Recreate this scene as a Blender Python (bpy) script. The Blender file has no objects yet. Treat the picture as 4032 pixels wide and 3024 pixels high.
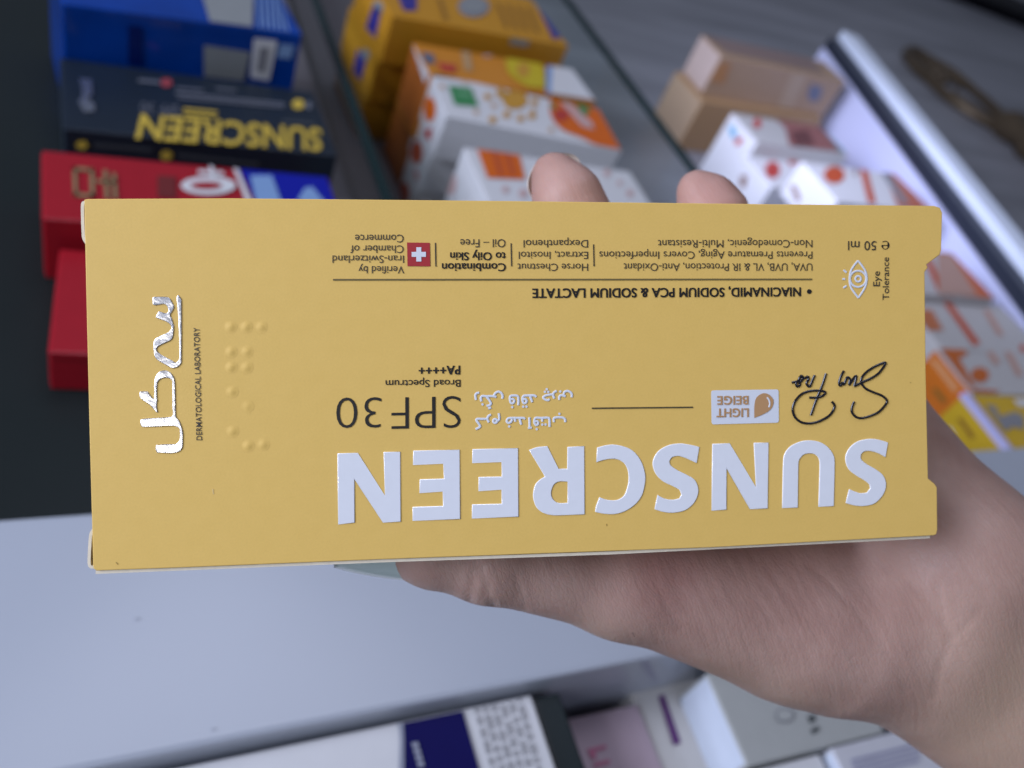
import bpy, bmesh, math, random
import numpy as np
from mathutils import Vector, Matrix
from mathutils.geometry import tessellate_polygon
random.seed(7)
rng = np.random.default_rng(7)
SC = bpy.context.scene
COL = SC.collection

# ------------------------------------------------------------------ camera, world, lamps, exposure
CAM_POS = np.array([0.0, 0.0, 1.20])                 # the phone, about 1.2 m above the shop floor
F_PX, CX, CY = 3250.0, 2016.0, 1512.0                # focal length and centre in photo pixels (4032 x 3024)
R = np.array([[0.88720516, -0.00723643, 0.46131838],
              [-0.31184533, -0.7463044, 0.58803251],
              [0.34002868, -0.66556546, -0.66438176]])  # columns: picture right, picture down, forward
cam_d = bpy.data.cameras.new('camera')
cam = bpy.data.objects.new('camera', cam_d); COL.objects.link(cam); SC.camera = cam
mm4 = Matrix.Identity(4)
for i in range(3):
    mm4[i][0] = R[i][0]; mm4[i][1] = -R[i][1]; mm4[i][2] = -R[i][2]; mm4[i][3] = CAM_POS[i]
cam.matrix_world = mm4
cam_d.sensor_width = 36.0; cam_d.lens = 36.0 * F_PX / 4032.0
cam_d.clip_start = 0.01; cam_d.clip_end = 50
cam_d.dof.use_dof = True; cam_d.dof.focus_distance = 0.138; cam_d.dof.aperture_fstop = 13.5

w = bpy.data.worlds.new('World'); SC.world = w; w.use_nodes = True
bg = w.node_tree.nodes['Background']
bg.inputs[0].default_value = (0.50, 0.56, 0.74, 1); bg.inputs[1].default_value = 0.18

def area(name, loc, target, sx, sy, power, col):
    l = bpy.data.lights.new(name, 'AREA'); l.shape = 'RECTANGLE'; l.size = sx; l.size_y = sy
    l.energy = power; l.color = col
    o = bpy.data.objects.new(name, l); COL.objects.link(o)
    p = Vector(loc) + Vector(CAM_POS)
    o.location = p
    o.rotation_euler = (Vector(target) + Vector(CAM_POS) - p).to_track_quat('-Z', 'Y').to_euler()
    return o
area('shop_window_light', (-1.25, 0.16, 0.40), (0.15, 0.25, -0.22), 1.0, 0.8, 29.0, (0.72, 0.79, 1.0))
area('ceiling_panel_light', (0.3, 0.7, 1.5), (0.4, 0.6, -0.3), 0.9, 0.9, 8.0, (0.80, 0.83, 1.0))
area('display_light', (0.30, 0.45, -0.10), (0.82, 0.60, -0.28), 0.14, 0.10, 0.46, (0.64, 0.68, 1.0)).data.spread = math.radians(75)

area('foil_glint_light', (-1.01, -0.95, 0.71), (-0.05, 0.08, -0.05), 0.12, 0.12, 1.3, (1.0, 0.96, 0.92))  # unseen lamp, added so its reflection whitens the lower foil wordmark

SC.view_settings.view_transform = 'Standard'; SC.view_settings.look = 'None'
SC.view_settings.exposure = 0.0; SC.view_settings.gamma = 1.0
SC.render.engine = 'CYCLES'
SC.cycles.use_denoising = True
SC.cycles.max_bounces = 8

# ------------------------------------------------------------------ helpers
def ray(px, py):
    return R @ np.array([(px - CX) / F_PX, (py - CY) / F_PX, 1.0])
def at_z(px, py, z):                       # point of the level z (relative to the camera) seen at a photo pixel
    r = ray(px, py); return r * (z / r[2])
def cam_pt(px, py, d):                     # point at depth d metres along the optical axis
    return ray(px, py) * d
def W(p): return Vector((float(p[0] + CAM_POS[0]), float(p[1] + CAM_POS[1]), float(p[2] + CAM_POS[2])))

def srgb(r, g, b):
    f = lambda c: (c / 255 / 12.92) if c <= 10 else (((c / 255) + 0.055) / 1.055) ** 2.4
    return (f(r), f(g), f(b))

MATS = {}
def M(name, col, rough=0.5, metal=0.0, vary=0.06, vscale=120.0, bump=0.0, bscale=900.0, coat=0.0, spec=0.5, sheen=0.0):
    if name in MATS: return MATS[name]
    m = bpy.data.materials.new(name); m.use_nodes = True
    nt = m.node_tree; b = nt.nodes['Principled BSDF']
    tc = nt.nodes.new('ShaderNodeTexCoord')
    n = nt.nodes.new('ShaderNodeTexNoise'); n.inputs['Scale'].default_value = vscale; n.inputs['Detail'].default_value = 4
    nt.links.new(tc.outputs['Object'], n.inputs['Vector'])
    mr = nt.nodes.new('ShaderNodeMapRange'); mr.inputs[3].default_value = 1 - vary; mr.inputs[4].default_value = 1 + vary
    nt.links.new(n.outputs['Fac'], mr.inputs[0])
    mx = nt.nodes.new('ShaderNodeMix'); mx.data_type = 'RGBA'; mx.blend_type = 'MULTIPLY'; mx.inputs['Factor'].default_value = 1
    mx.inputs['A'].default_value = (*col, 1)
    nt.links.new(mr.outputs[0], mx.inputs['B'])
    nt.links.new(mx.outputs['Result'], b.inputs['Base Color'])
    b.inputs['Roughness'].default_value = rough; b.inputs['Metallic'].default_value = metal
    b.inputs['Coat Weight'].default_value = coat; b.inputs['Specular IOR Level'].default_value = spec
    if bump:
        n2 = nt.nodes.new('ShaderNodeTexNoise'); n2.inputs['Scale'].default_value = bscale; n2.inputs['Detail'].default_value = 3
        nt.links.new(tc.outputs['Object'], n2.inputs['Vector'])
        bp = nt.nodes.new('ShaderNodeBump'); bp.inputs['Strength'].default_value = bump; bp.inputs['Distance'].default_value = 0.0002
        nt.links.new(n2.outputs['Fac'], bp.inputs['Height'])
        nt.links.new(bp.outputs['Normal'], b.inputs['Normal'])
    MATS[name] = m; return m

def mesh_obj(name, verts, faces, mat, parent=None, smooth=False):
    me = bpy.data.meshes.new(name); me.from_pydata([tuple(map(float, v)) for v in verts], [], faces); me.update()
    me.materials.append(mat)
    if smooth: me.polygons.foreach_set('use_smooth', [True] * len(me.polygons))
    o = bpy.data.objects.new(name, me); COL.objects.link(o)
    if parent: o.parent = parent
    return o
def bm_obj(name, bm, mat, parent=None, smooth=False):
    me = bpy.data.meshes.new(name); bm.to_mesh(me); bm.free(); me.materials.append(mat)
    if smooth: me.polygons.foreach_set('use_smooth', [True] * len(me.polygons))
    o = bpy.data.objects.new(name, me); COL.objects.link(o)
    if parent: o.parent = parent
    return o
def rbox_bm(x0, x1, y0, y1, z0, z1, r=0.0006, seg=2):
    bm = bmesh.new(); bmesh.ops.create_cube(bm, size=1)
    for v in bm.verts:
        v.co = Vector(((x0 + x1) / 2 + v.co.x * (x1 - x0), (y0 + y1) / 2 + v.co.y * (y1 - y0), (z0 + z1) / 2 + v.co.z * (z1 - z0)))
    if r: bmesh.ops.bevel(bm, geom=bm.edges[:], offset=r, segments=seg, profile=0.6, affect='EDGES')
    return bm
def tag(o, label=None, cat=None, group=None, kind=None):
    if label: o['label'] = label
    if cat: o['category'] = cat
    if group: o['group'] = group
    if kind: o['kind'] = kind
    return o
def empty(name, loc, mat=None):
    o = bpy.data.objects.new(name, None); COL.objects.link(o); o.empty_display_size = 0.02
    if mat is not None: o.matrix_world = mat
    else: o.location = loc
    return o

def smooth_closed(pts, corner_deg=42, n=5):
    """Catmull-Rom through a closed outline, keeping sharp corners."""
    P = [np.array(p, float) for p in pts]; N = len(P)
    corner = []
    for i in range(N):
        a = P[i] - P[i - 1]; b = P[(i + 1) % N] - P[i]
        ang = abs(math.degrees(math.atan2(a[0] * b[1] - a[1] * b[0], a @ b)))
        corner.append(ang > corner_deg)
    out = []
    for i in range(N):
        p1, p2 = P[i], P[(i + 1) % N]; p0, p3 = P[i - 1], P[(i + 2) % N]
        out.append(p1)
        if corner[i] and corner[(i + 1) % N]: continue
        m1 = (p2 - p0) * 0.5 if not corner[i] else (p2 - p1)
        m2 = (p3 - p1) * 0.5 if not corner[(i + 1) % N] else (p2 - p1)
        L = np.linalg.norm(p2 - p1)
        for m in (m1, m2):
            q = np.linalg.norm(m)
            if q > L: m *= L / q
        for k in range(1, n):
            t = k / n
            out.append((2*t**3-3*t**2+1)*p1 + (t**3-2*t**2+t)*m1 + (-2*t**3+3*t**2)*p2 + (t**3-t**2)*m2)
    return out
def smooth_open(pts, n=6):
    P = [np.array(p, float) for p in pts]; P = [2*P[0]-P[1]] + P + [2*P[-1]-P[-2]]
    out = []
    for i in range(1, len(P) - 2):
        p0, p1, p2, p3 = P[i-1:i+3]
        for k in range(n):
            t = k / n
            out.append(0.5*((2*p1)+(-p0+p2)*t+(2*p0-5*p1+4*p2-p3)*t*t+(-p0+3*p1-3*p2+p3)*t**3))
    out.append(P[-2]); return out
def circle_pts(c, r, n=24, ry=None):
    ry = ry or r
    return [(c[0] + r * math.cos(2*math.pi*k/n), c[1] + ry * math.sin(2*math.pi*k/n)) for k in range(n)]

def curve_mesh(cu):
    o = bpy.data.objects.new('tmp', cu); COL.objects.link(o)
    dg = bpy.context.evaluated_depsgraph_get(); dg.update()
    me = bpy.data.meshes.new_from_object(o.evaluated_get(dg))
    bpy.data.objects.remove(o); bpy.data.curves.remove(cu)
    return me
def fill_curve(polys, extrude=0.0, bevel=0.0, res=2):
    """filled 2-D outlines (mm) -> mesh (mm)"""
    cu = bpy.data.curves.new('tmp', 'CURVE'); cu.dimensions = '2D'; cu.fill_mode = 'FRONT' if not extrude else 'BOTH'
    for poly in polys:
        s = cu.splines.new('POLY'); s.points.add(len(poly) - 1)
        for k, p in enumerate(poly): s.points[k].co = (float(p[0]), float(p[1]), 0, 1)
        s.use_cyclic_u = True
    cu.extrude = extrude; cu.bevel_depth = bevel; cu.bevel_resolution = res; cu.offset = -bevel
    return curve_mesh(cu)
def stroke_curve(lines, r, res=2):
    cu = bpy.data.curves.new('tmp', 'CURVE'); cu.dimensions = '3D'; cu.bevel_depth = r; cu.bevel_resolution = res
    cu.use_fill_caps = True
    for ln in lines:
        s = cu.splines.new('POLY'); s.points.add(len(ln) - 1)
        for k, p in enumerate(ln): s.points[k].co = (float(p[0]), float(p[1]), 0, 1)
    return curve_mesh(cu)
def text_mesh(s, weight=0.0, res=3, space=1.0):
    cu = bpy.data.curves.new('tmp', 'FONT'); cu.body = s; cu.resolution_u = res; cu.offset = weight; cu.fill_mode = 'FRONT'; cu.space_character = space
    return curve_mesh(cu)
def embolden(me, sh):
    """bold print: the same glyphs laid several times side by side"""
    co = get_co(me); F = [tuple(p.vertices) for p in me.polygons]; n = len(co); V = []; FF = []
    for k, (d, dy) in enumerate(((-sh, -.5 * sh), (-sh, .5 * sh), (0, 0), (sh, -.5 * sh), (sh, .5 * sh))):
        c = co.copy(); c[:, 0] += d; c[:, 1] += dy; c[:, 2] += k * 0.001; V.append(c); FF += [tuple(i + k * n for i in f) for f in F]
    bpy.data.meshes.remove(me)
    out = bpy.data.meshes.new('tmp'); out.from_pydata(np.concatenate(V).tolist(), [], FF); out.update(); return out
def link_mesh(name, me, mat, parent, smooth=False):
    me.name = name; me.materials.clear(); me.materials.append(mat)
    if smooth: me.polygons.foreach_set('use_smooth', [True] * len(me.polygons))
    o = bpy.data.objects.new(name, me); COL.objects.link(o); o.parent = parent
    return o
def get_co(me):
    a = np.empty(len(me.vertices) * 3, np.float32); me.vertices.foreach_get('co', a); return a.reshape(-1, 3).astype(float)
def set_co(me, a):
    me.vertices.foreach_set('co', np.asarray(a, np.float32).ravel()); me.update()

# ------------------------------------------------------------------ materials
white_lam = M('white_laminate', (0.46, 0.495, 0.56), 0.22, vary=0.03, vscale=14, bump=0.05, bscale=300)
white_card = M('white_card', (0.70, 0.70, 0.71), 0.45, vary=0.04, vscale=40)
raw_card = M('raw_cardboard', (0.80, 0.71, 0.54), 0.9, vary=0.12, vscale=900)
ink = M('black_ink', (0.018, 0.016, 0.014), 0.45, vary=0.1)
ink_thin = M('grey_ink', (0.055, 0.045, 0.030), 0.5, vary=0.1)
white_ink = M('white_ink', (0.74, 0.76, 0.80), 0.4, vary=0.03)

# ------------------------------------------------------------------ the setting
SHELF, LEFT_SHELF, BOARD = -0.385, -0.314, -0.277
def slab(name, x0, x1, y0, y1, z0, z1, mat, r=0.0, kind='structure'):
    o = bm_obj(name, rbox_bm(x0, x1, y0, y1, z0 + CAM_POS[2], z1 + CAM_POS[2], r), mat)
    if kind: o['kind'] = kind
    return o
floor_m = M('dark_floor_tiles', (0.035, 0.038, 0.04), 0.4, vary=0.25, vscale=6)
slab('floor', -4, 4, -3, 5, -1.26, -1.20, floor_m)

def grey_stone():
    m = bpy.data.materials.new('grey_streaked_stone'); m.use_nodes = True
    nt = m.node_tree; b = nt.nodes['Principled BSDF']
    tc = nt.nodes.new('ShaderNodeTexCoord'); mp = nt.nodes.new('ShaderNodeMapping')
    mp.inputs['Rotation'].default_value = (0, 0, math.radians(-28)); mp.inputs['Scale'].default_value = (1.4, 9, 1)
    n = nt.nodes.new('ShaderNodeTexNoise'); n.inputs['Scale'].default_value = 1.6; n.inputs['Detail'].default_value = 5; n.inputs['Distortion'].default_value = 0.6
    cr = nt.nodes.new('ShaderNodeValToRGB')
    cr.color_ramp.elements[0].position = 0.3; cr.color_ramp.elements[0].color = (0.19, 0.196, 0.215, 1)
    cr.color_ramp.elements[1].position = 0.7; cr.color_ramp.elements[1].color = (0.34, 0.346, 0.38, 1)
    nt.links.new(tc.outputs['Object'], mp.inputs[0]); nt.links.new(mp.outputs[0], n.inputs['Vector'])
    nt.links.new(n.outputs['Fac'], cr.inputs[0]); nt.links.new(cr.outputs[0], b.inputs['Base Color'])
    b.inputs['Roughness'].default_value = 0.35
    return m
stone = grey_stone()
slab('display_shelf', 0.1565, 3.2, 0.186, 2.6, SHELF - 0.02, SHELF, stone)
black_glass = M('black_glass', (0.016, 0.021, 0.021), 0.3, vary=0.2, vscale=8, spec=0.2)
slab('black_shelf', -1.4, 0.1555, 0.186, 2.6, LEFT_SHELF - 0.012, LEFT_SHELF, black_glass)
floor_sheet_m = M('floor_sheet_grey', (0.15, 0.140, 0.150), 0.5, vary=0.12, vscale=7)
slab('added_floor_sheet', -0.004, 0.1553, 0.31, 2.58, LEFT_SHELF + 0.0002, LEFT_SHELF + 0.002, floor_sheet_m)  # added sheet: grey reflection beside the glass put in as colour
slab('added_floor_sheet', 0.1650, 0.4320, 0.20, 2.58, SHELF + 0.0002, SHELF + 0.002, floor_sheet_m)  # added sheet: tone of the lit floor between cartons put in as colour
slab('counter_top', -1.2, 2.2, 0.0965, 0.1855, SHELF - 0.02, BOARD, white_lam, 0.002)
tray_m = M('grey_tray', (0.16, 0.16, 0.17), 0.6)
slab('drawer_tray', -0.6, 1.2, -0.25, 0.0955, SHELF - 0.02, SHELF, tray_m)

# small dust specks and scuffs on the laminate
spk = M('grey_scuff', (0.41, 0.44, 0.50), 0.5)
bm = bmesh.new()
for (px, py, r) in [(538, 2436, 0.0007), (840, 2872, 0.0006)]:
    p = at_z(px, py, BOARD + 0.0003)
    vs = [bm.verts.new(W(p + np.array([r * math.cos(a) * (1 + .4 * random.random()), .6 * r * math.sin(a) * (1 + .4 * random.random()), 0]))) for a in np.linspace(0, 2 * math.pi, 10)[:-1]]
    bm.faces.new(vs)
o = bm_obj('scuff_marks', bm, spk); o['kind'] = 'stuff'

# glass dividers between the compartments
def glass_mat():
    m = bpy.data.materials.new('divider_glass'); m.use_nodes = True
    nt = m.node_tree; nt.nodes.remove(nt.nodes['Principled BSDF']); out = nt.nodes['Material Output']
    t = nt.nodes.new('ShaderNodeBsdfTransparent'); t.inputs[0].default_value = (0.93, 0.965, 0.955, 1)
    g = nt.nodes.new('ShaderNodeBsdfGlossy'); g.inputs['Roughness'].default_value = 0.03
    fr = nt.nodes.new('ShaderNodeFresnel'); fr.inputs[0].default_value = 1.5
    mx = nt.nodes.new('ShaderNodeMixShader')
    gm = nt.nodes.new('ShaderNodeNewGeometry'); inv = nt.nodes.new('ShaderNodeMath'); inv.operation = 'SUBTRACT'; inv.inputs[0].default_value = 1
    mu = nt.nodes.new('ShaderNodeMath'); mu.operation = 'MULTIPLY'; nt.links.new(gm.outputs['Backfacing'], inv.inputs[1]); nt.links.new(inv.outputs[0], mu.inputs[0]); nt.links.new(fr.outputs[0], mu.inputs[1])
    nt.links.new(mu.outputs[0], mx.inputs[0]); nt.links.new(t.outputs[0], mx.inputs[1]); nt.links.new(g.outputs[0], mx.inputs[2])
    nt.links.new(mx.outputs[0], out.inputs[0]); return m
glass = glass_mat()
edge_m = M('dark_green_glass_edge', (0.008, 0.022, 0.022), 0.25)
for (x, lab, y1) in [(0.1605, 'clear glass divider beside the navy and red cartons', 1.5), (0.436, 'clear glass divider between the white cartons and the beige cartons', 1.8)]:
    r0 = empty('glass_divider', W((x, 0.19, SHELF)))
    tag(r0, lab, 'glass divider', 'glass dividers of the display')
    bm_obj('pane', rbox_bm(-0.0022, 0.0022, 0.004, y1, 0.0005, 0.106, 0), glass, r0)
    bm_obj('top_edge', rbox_bm(-0.0028, 0.0028, 0.004, y1, 0.1065, 0.111, 0.0006), edge_m, r0)

# right side wall of the display: white panel, dark seam, white rim
wa = at_z(3790, 706, -0.262); wb = at_z(3318, 118, -0.262)
d = (wb - wa)[:2]; L = np.linalg.norm(d); ang = math.atan2(d[1], d[0])
near_ext = 0.55
root = empty('side_wall', None, Matrix.Translation(W((wa[0], wa[1], SHELF))) @ Matrix.Rotation(ang, 4, 'Z'))
tag(root, 'white side wall with bright rim closing the display at right', 'side wall')
hz = 0.123
bm_obj('rim', rbox_bm(-near_ext, L, -0.026, 0.000, hz - 0.012, hz, 0.0015), M('white_rim', (0.76, 0.83, 0.94), 0.35, vary=.04, vscale=9), root)
bm_obj('seam', rbox_bm(-near_ext, L - 0.004, -0.024, 0.013, hz - 0.026, hz - 0.0125, 0), M('dark_seam', (0.02, 0.025, 0.04), .5), root)
bm_obj('panel', rbox_bm(-near_ext, L - 0.006, -0.022, 0.016, 0.0005, hz - 0.0265, 0.001), M('white_panel', (0.64, 0.66, 0.88), 0.4, vary=.05, vscale=9), root)

# dark rail crossing the far corner
pa = at_z(3600, -60, SHELF); pb = at_z(4200, 175, SHELF)
d = (pb - pa)[:2]; L = np.linalg.norm(d); ang = math.atan2(d[1], d[0])
o = bm_obj('dark_rail', rbox_bm(-1.0, L + 1.5, 0.0, 0.19, 0.0005, 0.03, 0.004), M('black_rail', (0.004, 0.004, 0.006), 0.6, spec=.15))
o.matrix_world = Matrix.Translation(W((pa[0], pa[1], SHELF))) @ Matrix.Rotation(ang, 4, 'Z')
tag(o, 'black rail across the far right corner', 'rail')

# ornate bronze pull lying outside the side wall
bronze = M('dark_bronze', (0.13, 0.095, 0.058), 0.38, 0.5, vary=0.35, vscale=60, bump=0.5, bscale=160)
def ornament():
    ZO = SHELF
    a = at_z(3585, 215, ZO); b = at_z(3925, 520, ZO); c = at_z(4100, 730, ZO)
    d = (b - a)[:2]; L = np.linalg.norm(d); ang = math.atan2(d[1], d[0])
    root = empty('bronze_pull', None, Matrix.Translation(W((a[0], a[1], ZO))) @ Matrix.Rotation(ang, 4, 'Z'))
    tag(root, 'ornate dark bronze pull lying on the grey stone', 'ornament')
    def tube(name, pts, r, cyc=False, sq=1.0):
        cu = bpy.data.curves.new('tmp', 'CURVE'); cu.dimensions = '3D'; cu.bevel_depth = r; cu.bevel_resolution = 3; cu.use_fill_caps = True
        s = cu.splines.new('POLY'); s.points.add(len(pts) - 1)
        for k, p in enumerate(pts):
            s.points[k].co = (*p[:3], 1); s.points[k].radius = p[3] if len(p) > 3 else 1
        s.use_cyclic_u = cyc
        return link_mesh(name, curve_mesh(cu), bronze, root, True)
    wv = L * 0.25
    tube('bow', [(L/2 - L/2*math.cos(t), wv*math.sin(t), 0.008, 1 + .15*math.cos(6*t)) for t in np.linspace(0, 2*math.pi, 49)[:-1]], 0.0085, True)
    for k in range(3):                                             # scrolls and leaves inside the bow
        x = L * (0.26 + 0.05 * k); s = (1, -1, 1)[k]
        tube('scroll', [(x + 0.03*t*math.cos(2.2*t), s*0.5*wv*t/2.4*math.sin(2.2*t) , 0.007, 1.2 - .25*t) for t in np.linspace(0.1, 2.4, 22)], 0.006)
    tube('scroll', [(L*.12 + L*.22*t, wv*.55*math.sin(3*t), .007, 1.6 - t) for t in np.linspace(0, 1, 12)], 0.007)
    tube('scroll', [(L*.62 + L*.3*t, -wv*.5*math.cos(2.4*t), .007, 1.3 - .6*t) for t in np.linspace(0, 1, 12)], 0.006)
    L2 = np.linalg.norm((c - b)[:2])
    tube('shaft', [(L*.97, 0, .014, 1.6), (L + .02, 0, .02, 2.2), (L + .05, -.005, .02, 1.2), (L + .08, -.008, .02, 2.0), (L + .11, -.01, .02, 1.3), (L + .15, -.012, .018, 2.2), (L + .19, -.014, .016, 1.3), (L + L2 + .1, -.02, .016, 1.0)], 0.014)
ornament()

# ------------------------------------------------------------------ cartons of the display
class Carton:
    """closed carton given by the top's front edge (photo pixels at level z), depth D and height h in metres"""
    def __init__(s, name, label, FL, FR, z, D, h, mat, group=None, cat='carton', end_mat=None, r=0.0008):
        a, b = at_z(*FL, z), at_z(*FR, z)
        e = (b - a); s.L = float(np.linalg.norm(e)); s.e = e / s.L; s.n = np.array([-s.e[1], s.e[0], 0]); s.a = a
        s.z, s.D, s.h = z, D, h
        ang = math.atan2(s.e[1], s.e[0])
        s.root = empty(name, None, Matrix.Translation(W((a[0], a[1], z - h))) @ Matrix.Rotation(ang, 4, 'Z'))
        tag(s.root, label, cat, group)
        s.base = np.array([a[0], a[1], z - h])
        bm_obj('body', rbox_bm(0, s.L, 0, D, 0.0002, h, r), mat, s.root)
        # seam of the closing flap on the left end and a crease line on the top
        bm_obj('end_flap', rbox_bm(-0.0004, 0.0003, 0.0015, D - 0.0015, 0.003, h - 0.0012, 0.0001, 1), end_mat or mat, s.root)
    def loc(s, P):
        q = P - s.base; return np.array([q @ s.e, q @ s.n, q[2]])
    def hit(s, face, px, py, lift):
        r = ray(px, py)
        if face == 'top': return s.loc(r * ((s.z + lift) / r[2]))
        if face == 'front': n, p0 = -s.n, s.a - s.n * lift
        else: n, p0 = -s.e, s.a - s.e * lift
        return s.loc(r * ((p0 @ n) / (r @ n)))
    def pr(s, name, face, pts, mat, lift=0.0007, smooth=False, corner=42):
        if smooth: pts = smooth_closed(pts, corner, 4)
        V = [s.hit(face, p[0], p[1], lift) for p in pts]
        lim = {'top': ((0.0008, s.L - .0008), (0.0008, s.D - .0008), None), 'front': ((0.0008, s.L - .0008), None, (.0008, s.h - .0008)), 'left': (None, (.0008, s.D - .0008), (.0008, s.h - .0008))}[face]
        for v in V:
            for k in range(3):
                if lim[k]: v[k] = min(max(v[k], lim[k][0]), lim[k][1])
        tri = tessellate_polygon([[Vector(v) for v in V]])
        return mesh_obj(name, V, [tuple(t) for t in tri], mat, s.root)
    def frame3(s, name, face, text, A, B, C, mat, weight=0.0, lift=0.0008):
        """text whose baseline runs A->B with cap height towards C (photo pixels on that face)"""
        P = [s.hit(face, *q, lift) for q in (A, B, C)]
        me = text_mesh(text, weight); co = get_co(me); x0, x1 = co[:, 0].min(), co[:, 0].max()
        u = (co[:, 0] - x0) / (x1 - x0); v = co[:, 1] / 0.69
        set_co(me, P[0] + u[:, None] * (P[1] - P[0]) + v[:, None] * (P[2] - P[0]))
        return link_mesh(name, me, mat, s.root)

def ink_m(name, r, g, b, **k): return M(name, srgb(r, g, b), **{**dict(rough=0.4, vary=0.05), **k})
navy = M('navy_card', (0.012, 0.020, 0.032), 0.35, vary=0.1)
red = M('red_card', (0.36, 0.010, 0.020), 0.30, vary=0.06)
blue = M('blue_film', (0.001, 0.048, 0.31), 0.14, vary=0.5, vscale=25, bump=0.25, bscale=60, coat=0.25, spec=.35)
gold_y = M('golden_card', (0.56, 0.26, 0.015), 0.42, vary=0.08)
orange_c = M('orange_card', (0.62, 0.24, 0.025), 0.42, vary=0.08)
wcard = M('white_gloss_card', (0.72, 0.72, 0.73), 0.35, vary=0.03)
beige = M('beige_card', (0.40, 0.27, 0.17), 0.45, vary=0.08)
orange = M('orange_print', (0.72, 0.14, 0.008), 0.4)
rust = M('rust_print', (0.55, 0.09, 0.03), 0.4)
redp = M('red_print', (0.50, 0.05, 0.04), 0.4)
yell = M('yellow_print', (0.60, 0.46, 0.02), 0.4)
ambr = M('amber_print', (0.58, 0.30, 0.04), 0.4)
green = M('green_print', (0.05, 0.26, 0.09), 0.4)
violet = M('indigo_print', (0.04, 0.035, 0.26), 0.4)
royal = M('royal_blue_print', (0.006, 0.012, 0.32), 0.35, spec=.25)
greyp = M('grey_print', (0.26, 0.26, 0.28), 0.5)
silver = M('silver_print', (0.36, 0.38, 0.38), 0.35, 0.3)
paleb = M('pale_blue_print', (0.22, 0.36, 0.62), 0.4)
pinkp = M('pale_pink_print', (0.62, 0.42, 0.40), 0.45)
goldf = M('gold_foil', (0.60, 0.47, 0.24), 0.28, 0.7, vary=0.3, vscale=90)
gold_ink = M('yellow_ink', (0.62, 0.44, 0.06), 0.4)
foil = M('silver_foil', (0.62, 0.66, 0.72), 0.22, 0.9, vary=0.1, bump=0.6, bscale=700)

# --- left compartment
c = Carton('blue_carton', 'glossy blue film-wrapped carton standing behind the black sunscreen carton', (246, 15), (1190, 137), -0.2465, 0.062, 0.0673, blue, 'cartons in the left compartment')
c.pr('label_panel', 'front', [(803, 178), (985, 205), (960, 320), (803, 300)], silver)
c.pr('label_panel', 'top', [(785, -60), (1000, -40), (1000, 118), (830, 92)], silver)
c.pr('barcode_panel', 'front', [(1000, 150), (1092, 160), (1060, 318), (985, 306)], white_card)
c.pr('barcode', 'front', [(1022, 185), (1060, 190), (1040, 285), (1010, 280)], greyp, 0.0011)
c.pr('patch', 'front', [(1102, 172), (1160, 178), (1145, 232), (1090, 226)], paleb)
for k in range(6):
    x = 1012 + 22 * k
    c.pr('text_line', 'top', [(x, -40), (x + 7, -40), (x + 21 , 118 + 3 * k), (x + 13, 117 + 3 * k)], paleb)
c.pr('band', 'front', [(505, 100), (560, 105), (560, 262), (505, 255)], M('dark_blue_print', (0.001, .012, .12), .2))

dimtxt = M('dim_white_print', (0.13, 0.14, 0.17), 0.4)
c = Carton('sunscreen_carton', 'black carton printed SUNSCREEN in yellow, between the blue and the red cartons', (253, 506), (1329, 614), -0.277, 0.0715, 0.0368, navy, 'cartons in the left compartment')
c.frame3('lettering', 'top', 'SUNSCREEN', (1265, 508), (555, 450), (1268, 594), gold_ink, 0.02)
c.frame3('lettering', 'top', 'SPF 30', (705, 415), (553, 402), (708, 456), dimtxt, 0.0)
c.pr('text_line', 'top', [(722, 425), (855, 438), (855, 446), (722, 434)], gold_ink); c.pr('text_line', 'top', [(722, 443), (855, 456), (855, 464), (722, 451)], gold_ink)
c.pr('text_line', 'top', [(690, 342), (800, 352), (800, 360), (690, 350)], dimtxt); c.pr('text_line', 'top', [(690, 362), (1120, 405), (1120, 414), (690, 370)], dimtxt)
c.pr('text_line', 'top', [(700, 378), (1120, 418), (1120, 425), (700, 386)], dimtxt); c.pr('text_line', 'top', [(545, 310), (630, 318), (630, 330), (545, 322)], dimtxt)
c.pr('text_line', 'top', [(850, 345), (930, 353), (930, 361), (850, 353)], dimtxt)
c.pr('flag_dot', 'top', circle_pts((655, 325), 23, 12, 17), M('dull_red_print', (.35, .06, .07), .4))
c.pr('badge', 'top', circle_pts((1174, 410), 24, 14, 20), gold_ink); c.pr('badge', 'top', circle_pts((1215, 415), 14, 12, 16), dimtxt)
c.pr('text_line', 'top', [(1110, 472), (1240, 484), (1240, 494), (1110, 482)], M('dim_print', (.06, .07, .08), .4))
c.pr('foil_logo', 'top', smooth_closed([(312, 308), (360, 312), (365, 372), (345, 382), (372, 412), (372, 438), (330, 440), (308, 398), (322, 380), (322, 345)], 60, 3), foil)
c.pr('gold_dot', 'front', circle_pts((322, 571), 24, 12, 18), gold_ink); c.pr('gold_dot', 'front', circle_pts((655, 612), 24, 12, 20), gold_ink)
c.pr('text_line', 'front', [(370, 562), (600, 584), (600, 598), (370, 578)], M('dim_print', (.06, .07, .08), .4)); c.pr('text_line', 'front', [(700, 603), (1020, 640), (1020, 654), (700, 618)], MATS['dim_print'])

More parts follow.
